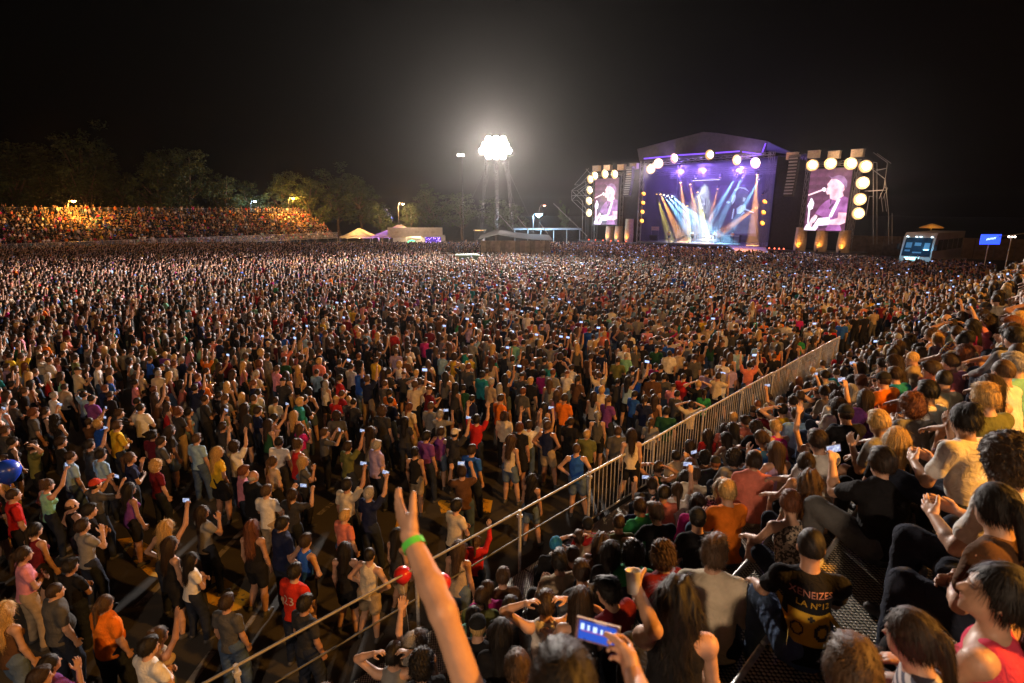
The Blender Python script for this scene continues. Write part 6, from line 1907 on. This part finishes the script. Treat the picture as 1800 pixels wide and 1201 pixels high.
ind, rest = cands[:N_IND], cands[N_IND:]
PHONES = []
W_ST = [9, 6, 3, 2.2, .9, 7, 5, 2.2, 1.3, 3, 4, 2, 3, 1, .8, 3]
W_SI = [7, 8, 2, 4, 2, 6, 7, 4, .8, 5, 1.5, 5]
for dep, p, sit in ind:
    for _try in range(200):
        key = rr.choices(SITK if sit else STK, W_SI if sit else W_ST)[0]
        sh, hs, hc, lw = look_for(key)
        kw = TEMPL[key]['kw']
        lwn = lw.replace('shorts', 'skirt') if kw.get('low') == 'skirt' else lw
        hair_w = 'a dark cap' if hs == 'cap' else f'{HSW[hs]} {hc} hair'
        lab = f"{'seated' if sit else 'standing'} person, {sh} {TOPW[kw.get('top', 'tee')]}, {lwn}, {hair_w}, {POSE[key]}"
        if lab not in used and len(lab.split()) <= 16: break
    used.add(lab)
    rz = face_to(p, (24 + rr.gauss(0, 14)) if sit else rr.gauss(0, 13))
    o, tp = person(key, p, rz, sh, hs, hc, rr.choice(SKIN), lw, rr.uniform(.98, 1.10) if sit else rr.uniform(.90, 1.06), rr.random() < .5)
    tag(o, lab, 'person', 'seated audience on the near grandstand' if sit else 'audience standing on the ground')
    PEOPLE.append((p.x, p.y, sit)); PERSONS.append(o)

# musicians
for px_, n, key, sh, hs, hc, lw, lab in ((1218, -3.5, 'sl', 'white', 'cap', 'black', 'black trousers', 'singer in white with a guitar at the front of the stage'),
                                         (1177, -3.0, 'sl', 'yellow', 'short', 'dark brown', 'dark jeans', 'bass player lit yellow on the dark side of the stage'),
                                         (1258, -4.5, 'sl', 'light blue', 'short', 'black', 'black trousers', 'guitarist standing on the drum riser side'),
                                         (1288, -5.0, 'sb', 'orange', 'short', 'black', 'dark jeans', 'musician lit orange beside the amplifiers')):
    t, _ = sp(px_, 412, n); p = ST(t, n, DECK_Z)
    o, tp = person(key, p, math.atan2(SN.y, SN.x) - math.pi / 2, sh, hs, hc, SKIN[0], lw, 1.12)
    tag(o, lab, 'person', 'musicians on the stage'); PERSONS.append(o)
    if key == 'sl':
        g_ = empty('guitar', p + SN * .28 + Vector((0, 0, 1.25)), math.atan2(SN.y, SN.x) + math.pi / 2); tag(g_, f"guitar played by the {lab.split(' ')[0]} dressed in {sh}", 'guitar')
        MB().poly([(-.30, 0, -.1), (-.15, 0, -.2), (.0, 0, -.14), (.12, 0, -.16), (.18, 0, 0), (.1, 0, .13), (0, 0, .1), (-.15, 0, .16), (-.28, 0, .1)], (0, .07, 0)).build('body', plain('guitar_wood', (.5, .25, .08), .3), g_)
        MB().box((.5, .03, .02), (.75, .04, .06)).build('neck', plain('guitar_neck', (.2, .1, .04), .4), g_); MB().box((.92, .03, .02), (.16, .03, .1)).build('headstock', plain('guitar_neck', (.2, .1, .04), .4), g_)
mt, _ = sp(1212, 412, -2.9)
ms_ = stage_thing('microphone_stand', 'microphone stand before the singer in white', 'microphone stand', mt, -2.7, DECK_Z)
MB().tube((0, 0, 0), (0, 0, 1.4), .02).build('pole', M_STEEL, ms_); MB().lathe([(.001, 0), (.22, 0), (.22, .03), (.001, .05)], seg=10).build('base', M_BLACK, ms_); MB().tube((0, 0, 1.4), (0, .35, 1.62), .025).build('microphone', M_BLACK, ms_)

# ---------------------------------------------------------------- phones, cup, balloons
M_SCR = glow('phone_screen_glow', (.42, .56, 1), 1.7); M_SCRI = screen_glow('phone_picture_glow', (.10, .16, .5), (.75, .85, 1), 1.0); M_SCRI.node_tree.nodes['Noise Texture'].inputs['Scale'].default_value = 34; M_SCRP = glow('phone_screen_pink', (.75, .35, .9), 2.2)
me_pb = MB().box((0, 0, 0), (.148, .009, .074)).mesh('case', M_BLACK); me_ps = MB().box((0, -.006, 0), (.134, .002, .064)).mesh('screen', M_SCRI)
bpy.context.view_layer.update()
pn = 0
def short_desc(lab):
    return ' '.join(lab.replace(',', '').split()[:9])
for o in PERSONS:
    key = o.data.name.replace('body_', '')
    t = TEMPL.get(key)
    if t is None or key in ('drinker', 'arm_owner'): continue
    kw = t['kw']; both = kw.get('armL') == 'phone' and kw.get('armR') == 'phone'
    if both: W = (t['arms'][1][2] + t['arms'][-1][2]) / 2 + np.array([0, .05, .09])
    elif kw.get('armR') == 'high': S, E, Wr, _, _ = t['arms'][1]; W = Wr + unit(Wr - E) * .10 + np.array([-.045, .03, .02])
    elif key == 'dark_man': S, E, Wr, _, _ = t['arms'][-1]; W = Wr + unit(Wr - E) * .10 + np.array([.03, .03, .02])
    else: continue
    e = bpy.data.objects.new('phone', None); e.empty_display_size = .05; COL.objects.link(e)
    Mw = o.matrix_world @ Matrix.Translation(Vector(W))
    e.location = Mw.translation; e.rotation_euler = (R(-12 if not both else -6), R(rr.uniform(-8, 8)), o.rotation_euler.z)
    tag(e, 'lit phone held up by ' + short_desc(o["label"].replace(' person', '')), 'phone', 'phones held up by the audience')
    obj('case', me_pb, e); s = obj('screen', me_ps, e)
# the white-framed phone of the filming person
ph = bpy.data.objects.new('phone', None); COL.objects.link(ph)
pa, pb_ = at_depth(1012, 1096, 1.70), at_depth(1086, 1116, 1.66)
xv = (pb_ - pa); L_ = xv.length; xv.normalize(); zv = Vector((0, 0, 1)); yv = zv.cross(xv).normalized(); zv = xv.cross(yv)
ph.matrix_world = Matrix.Translation(at_depth(1050, 1112, 1.69)) @ Matrix((xv, yv, zv)).transposed().to_4x4() @ Matrix.Rotation(R(-14), 4, 'X')
tag(ph, 'white-framed phone held sideways showing the blue stage picture', 'phone', 'phones held up by the audience')
PWd, PHt = L_ * 1.04, L_ * .53
MB().box((0, 0, 0), (PWd, .009, PHt)).build('case', plain('white_phone_case', (.6, .56, .52), .35), ph)
scr = MB().box((0, -.0062, 0), (PWd * .84, .003, PHt * .80)).build('screen', screen_glow('phone_blue_picture', (.01, .06, .5), (.02, .14, .8), .9), ph)
M_BW = glow('phone_white_spots', (.6, .75, 1), 1.5); M_BR = glow('phone_red_line', (.5, .15, .5), .7)
for x, z, w, hh in ((-.34, .17, .08, .26), (-.20, .16, .05, .22), (-.05, .14, .09, .24), (.10, .12, .05, .2), (.27, .10, .1, .24), (.32, -.25, .03, .06)):
    MB().box((x * PWd, -.009, z * PHt), (w * PWd, .002, hh * PHt)).build('picture_light', M_BW, scr)
MB().box((-.05 * PWd, -.0095, .0), (.62 * PWd, .002, .05 * PHt)).build('picture_line', M_BR, scr)
# cup
cup = empty('plastic_cup', at_depth(1113, 1022, 2.83)); tag(cup, 'white plastic cup held up by the wavy-haired woman', 'cup')
MB().lathe([(.001, -.06), (.030, -.06), (.040, .055), (.042, .058), (.038, .055), (.028, -.055), (.001, -.056)], seg=16, M=Matrix.Rotation(R(-16), 3, 'X')).build('cup_body', plain('white_plastic', (.7, .68, .66), .4), cup)
# balloons
def balloon(p, r, col, label, mat):
    e = empty('balloon', p); tag(e, label, 'balloon')
    MB().lathe([(.001, -1.18 * r), (.05 * r, -1.15 * r), (.45 * r, -.88 * r), (.85 * r, -.38 * r), (1.0 * r, .12 * r), (.92 * r, .52 * r), (.62 * r, .86 * r), (.3 * r, .99 * r), (.001, 1.02 * r)], seg=18).build('skin', mat, e)
    MB().lathe([(.001, -1.16 * r), (.08 * r, -1.28 * r), (.001, -1.27 * r)], seg=8).build('knot', mat, e); MB().tube((0, 0, -1.25 * r), (.05, .02, -1.25 * r - .9), .003, seg=4).build('string', plain('balloon_string', (.6, .6, .6), .8), e)
M_RB = plain('red_balloon_rubber', (.55, .02, .02), .3, 0, .08, 4); M_BB = plain('blue_balloon_rubber', (.01, .05, .5), .3, 0, .08, 4)
balloon(on_z(708, 1012, 1.75), .125, None, 'round red balloon beside the raised forearm, by the rail', M_RB)
balloon(on_z(776, 1026, 2.3), .12, None, 'red and white balloon between the raised forearm and the magenta child', M_RB)
balloon(on_z(12, 830, 2.0), .22, None, 'royal blue balloon at the picture edge above the mint green top', M_BB)
# ---------------------------------------------------------------- everyone farther off: one mass
MI = dict(skin=tinted('crowd_skin', 'c_skin', 'skin'), hair=tinted('crowd_hair', 'c_hair', 'hair'), top=tinted('crowd_top', 'c_top', 'cloth'), low=tinted('crowd_low', 'c_low', 'cloth'))
fig_col = bpy.data.collections.new('crowd_figures')
def crowd_figure(name, hair, phone, **kw):
    f = figure(h=.030, detail=False, mitts=True, **kw)
    Vs, Fs, Ms, b = [], [], [], 0
    Hc, Hr = f['head']
    hv, hf = make_hair(hair, .022)
    for (V, F), mi in ((f['body'], 0), ((hv @ Hr.T + Hc, hf), 1), (f['top'], 2), (f['low'], 3)):
        Vs.append(V); Fs.append(F + b); Ms.append(np.full(len(F), mi)); b += len(V)
    if phone:
        if kw.get('armL') == 'phone': W = (f['arms'][1][2] + f['arms'][-1][2]) / 2 + np.array([0, .05, .12])
        else: S, E, Wr, _, _ = f['arms'][1]; W = Wr + unit(Wr - E) * .13 + np.array([-.05, .03, .03])
        q = np.array([(x, y, z) for x in (-.075, .075) for y in (-.005, .005) for z in (-.038, .038)]) + W
        Vs.append(q); Fs.append(np.array([(0, 1, 3, 2), (4, 6, 7, 5), (0, 4, 5, 1), (2, 3, 7, 6), (0, 2, 6, 4), (1, 5, 7, 3)]) + b); Ms.append(np.array([3, 3, 4, 3, 3, 3])); b += 8
    me = np_mesh(name, np.concatenate(Vs), np.concatenate(Fs), [MI['skin'], MI['hair'], MI['top'], MI['low'], M_SCR], np.concatenate(Ms))
    o = bpy.data.objects.new(name, me); fig_col.objects.link(o)
CF = []
for k, hair, ph_, kw, w in (('sa', 'short', 0, {}, 9), ('sb', 'crop', 0, {}, 7), ('sc', 'quiff', 1, {}, 1.1), ('sd', 'short', 1, {}, .8), ('se', 'short', 0, {}, 1.2), ('sf', 'long', 0, {}, 9), ('sg', 'tail', 0, {}, 6), ('sh', 'long', 1, {}, .8),
                            ('si', 'wavy', 0, {}, 1.6), ('sj', 'curly', 0, {}, 3), ('sk', 'short', 0, {}, 4), ('sl', 'cap', 0, {}, 3), ('sn', 'short', 0, {}, 1.2)):
    CF.append(('stand', w)); crowd_figure('crowd_figure_%02d' % (len(CF) - 1), hair, ph_, **STAND[k][1])
for k, hair, ph_, w in (('ta', 'short', 0, 6), ('tb', 'long', 0, 7), ('tc', 'short', 1, 1.0), ('td', 'quiff', 0, 3), ('tf', 'wavy', 0, 5), ('tg', 'crop', 0, 6), ('th', 'short', 0, 3)):
    CF.append(('sit', w)); crowd_figure('crowd_figure_%02d' % (len(CF) - 1), hair, ph_, sit=True, **SIT[k][1])
ISIT = [i for i, c in enumerate(CF) if c[0] == 'sit']; IST = [i for i, c in enumerate(CF) if c[0] == 'stand']

def crowd(name, label, pts):
    """pts: (position, seated, heading)"""
    me = bpy.data.meshes.new(name)
    me.from_pydata([tuple(p) for p, _, _ in pts], [], [])
    n = len(pts)
    tid = [rr.choices(ISIT if s else IST, [CF[i][1] for i in (ISIT if s else IST)])[0] for _, s, _ in pts]
    def put(nm, ty, vals, key):
        a = me.attributes.new(nm, ty, 'POINT'); a.data.foreach_set(key, np.asarray(vals, np.float32 if ty != 'INT' else np.int32).ravel())
    put('tid', 'INT', tid, 'value'); put('head', 'FLOAT', [h for _, _, h in pts], 'value'); put('siz', 'FLOAT', [rr.uniform(.90, 1.06) for _ in pts], 'value')
    put('c_skin', 'FLOAT_COLOR', [(*rr.choice(SKIN), 1) for _ in pts], 'color'); put('c_hair', 'FLOAT_COLOR', [(*HAIRC[wpick(HAIR_W, rr)], 1) for _ in pts], 'color')
    put('c_top', 'FLOAT_COLOR', [(*SHIRT[wpick(SHIRT_W, rr)], 1) for _ in pts], 'color'); put('c_low', 'FLOAT_COLOR', [(*LOWC[wpick(LOW_W, rr)], 1) for _ in pts], 'color')
    o = bpy.data.objects.new(name, me); COL.objects.link(o); tag(o, label, 'crowd', None, 'stuff')
    ng = bpy.data.node_groups.new(name + '_nodes', 'GeometryNodeTree')
    ng.interface.new_socket('Geometry', in_out='INPUT', socket_type='NodeSocketGeometry'); ng.interface.new_socket('Geometry', in_out='OUTPUT', socket_type='NodeSocketGeometry')
    N = ng.nodes; gi, go = N.new('NodeGroupInput'), N.new('NodeGroupOutput')
    ci = N.new('GeometryNodeCollectionInfo'); ci.inputs['Collection'].default_value = fig_col; ci.inputs['Separate Children'].default_value = True; ci.inputs['Reset Children'].default_value = True
    ip = N.new('GeometryNodeInstanceOnPoints'); ip.inputs['Pick Instance'].default_value = True
    def attr(nm, ty):
        a = N.new('GeometryNodeInputNamedAttribute'); a.data_type = ty; a.inputs['Name'].default_value = nm; return a.outputs['Attribute']
    cx = N.new('ShaderNodeCombineXYZ'); er = N.new('FunctionNodeEulerToRotation')
    L = ng.links.new
    L(gi.outputs[0], ip.inputs['Points']); L(ci.outputs[0], ip.inputs['Instance']); L(attr('tid', 'INT'), ip.inputs['Instance Index'])
    L(attr('head', 'FLOAT'), cx.inputs['Z']); L(cx.outputs[0], er.inputs[0]); L(er.outputs[0], ip.inputs['Rotation']); L(attr('siz', 'FLOAT'), ip.inputs['Scale'])
    L(ip.outputs[0], go.inputs[0])
    md = o.modifiers.new('crowd', 'NODES'); md.node_group = ng
    return o
pts = [(p, s, face_to(p, (24 if s else 0) + rr.gauss(0, 14))) for d, p, s in rest]
crowd('crowd', 'dense mass of people filling the ground and the far rows of the stand', pts)
fp = []
for r in range(O_ROWS):
    a = O_A0
    while a < O_A1 - .4:
        a += rr.uniform(.45, .72)
        if rr.random() < .07: continue
        p = OP(a, 1.0 + r * O_PITCH + .4 + rr.uniform(-.06, .06), O_Z0 + r * O_RISE)
        q = project(p)
        if q is None or q[0] < -140: continue
        fp.append((p, rr.random() < .86, face_to(p, rr.gauss(0, 16))))
a = O_A0
while a < O_A1 - 1:
    a += rr.uniform(.5, 1.6); p = OP(a, 1.0 + O_ROWS * O_PITCH - .35, O_Z0 + (O_ROWS - 1) * O_RISE); q = project(p)
    if q and q[0] > -140: fp.append((p, False, face_to(p, rr.gauss(0, 16))))
crowd('crowd', 'people packed onto the far grandstand under the orange street lamps', fp)
print('people', len(PERSONS), 'crowd', len(pts), len(fp))

# ---------------------------------------------------------------- air
def volume_mat(name, dens, col=(.9, .88, .86), aniso=0.82):
    m = bpy.data.materials.new(name); m.use_nodes = True; nt = m.node_tree
    nt.nodes.remove(nt.nodes["Principled BSDF"])
    v = nt.nodes.new('ShaderNodeVolumePrincipled'); v.inputs['Density'].default_value = dens; v.inputs['Color'].default_value = (*col, 1); v.inputs['Anisotropy'].default_value = aniso
    v.inputs['Density Attribute'].default_value = ''
    nt.links.new(v.outputs[0], nt.nodes['Material Output'].inputs['Volume'])
    return m
HAZE_D = .00010
hz = MB().box((0, 300, 14.5), (1220, 1220, 31)).build('haze', volume_mat('night_haze', HAZE_D)); tag(hz, 'thin lamp-lit night haze over the whole car park', 'haze', None, 'stuff')
SMOKE_D = .026
sm = stage_thing('smoke', 'thin smoke over the stage that shows its light beams', 'smoke'); bpy.data.objects.remove(sm)
m = MB(); sbox(m, TL + .8, TR - .8, -11.0, -.9, DECK_Z + .05, ZR - 1.2)
sm = m.build('smoke', volume_mat('stage_smoke', SMOKE_D, (.9, .88, .86), .4)); sm.location = ST(0, 0, 0); sm.rotation_euler = (0, 0, srz); tag(sm, 'thin smoke over the stage that shows its light beams', 'smoke', None, 'stuff')
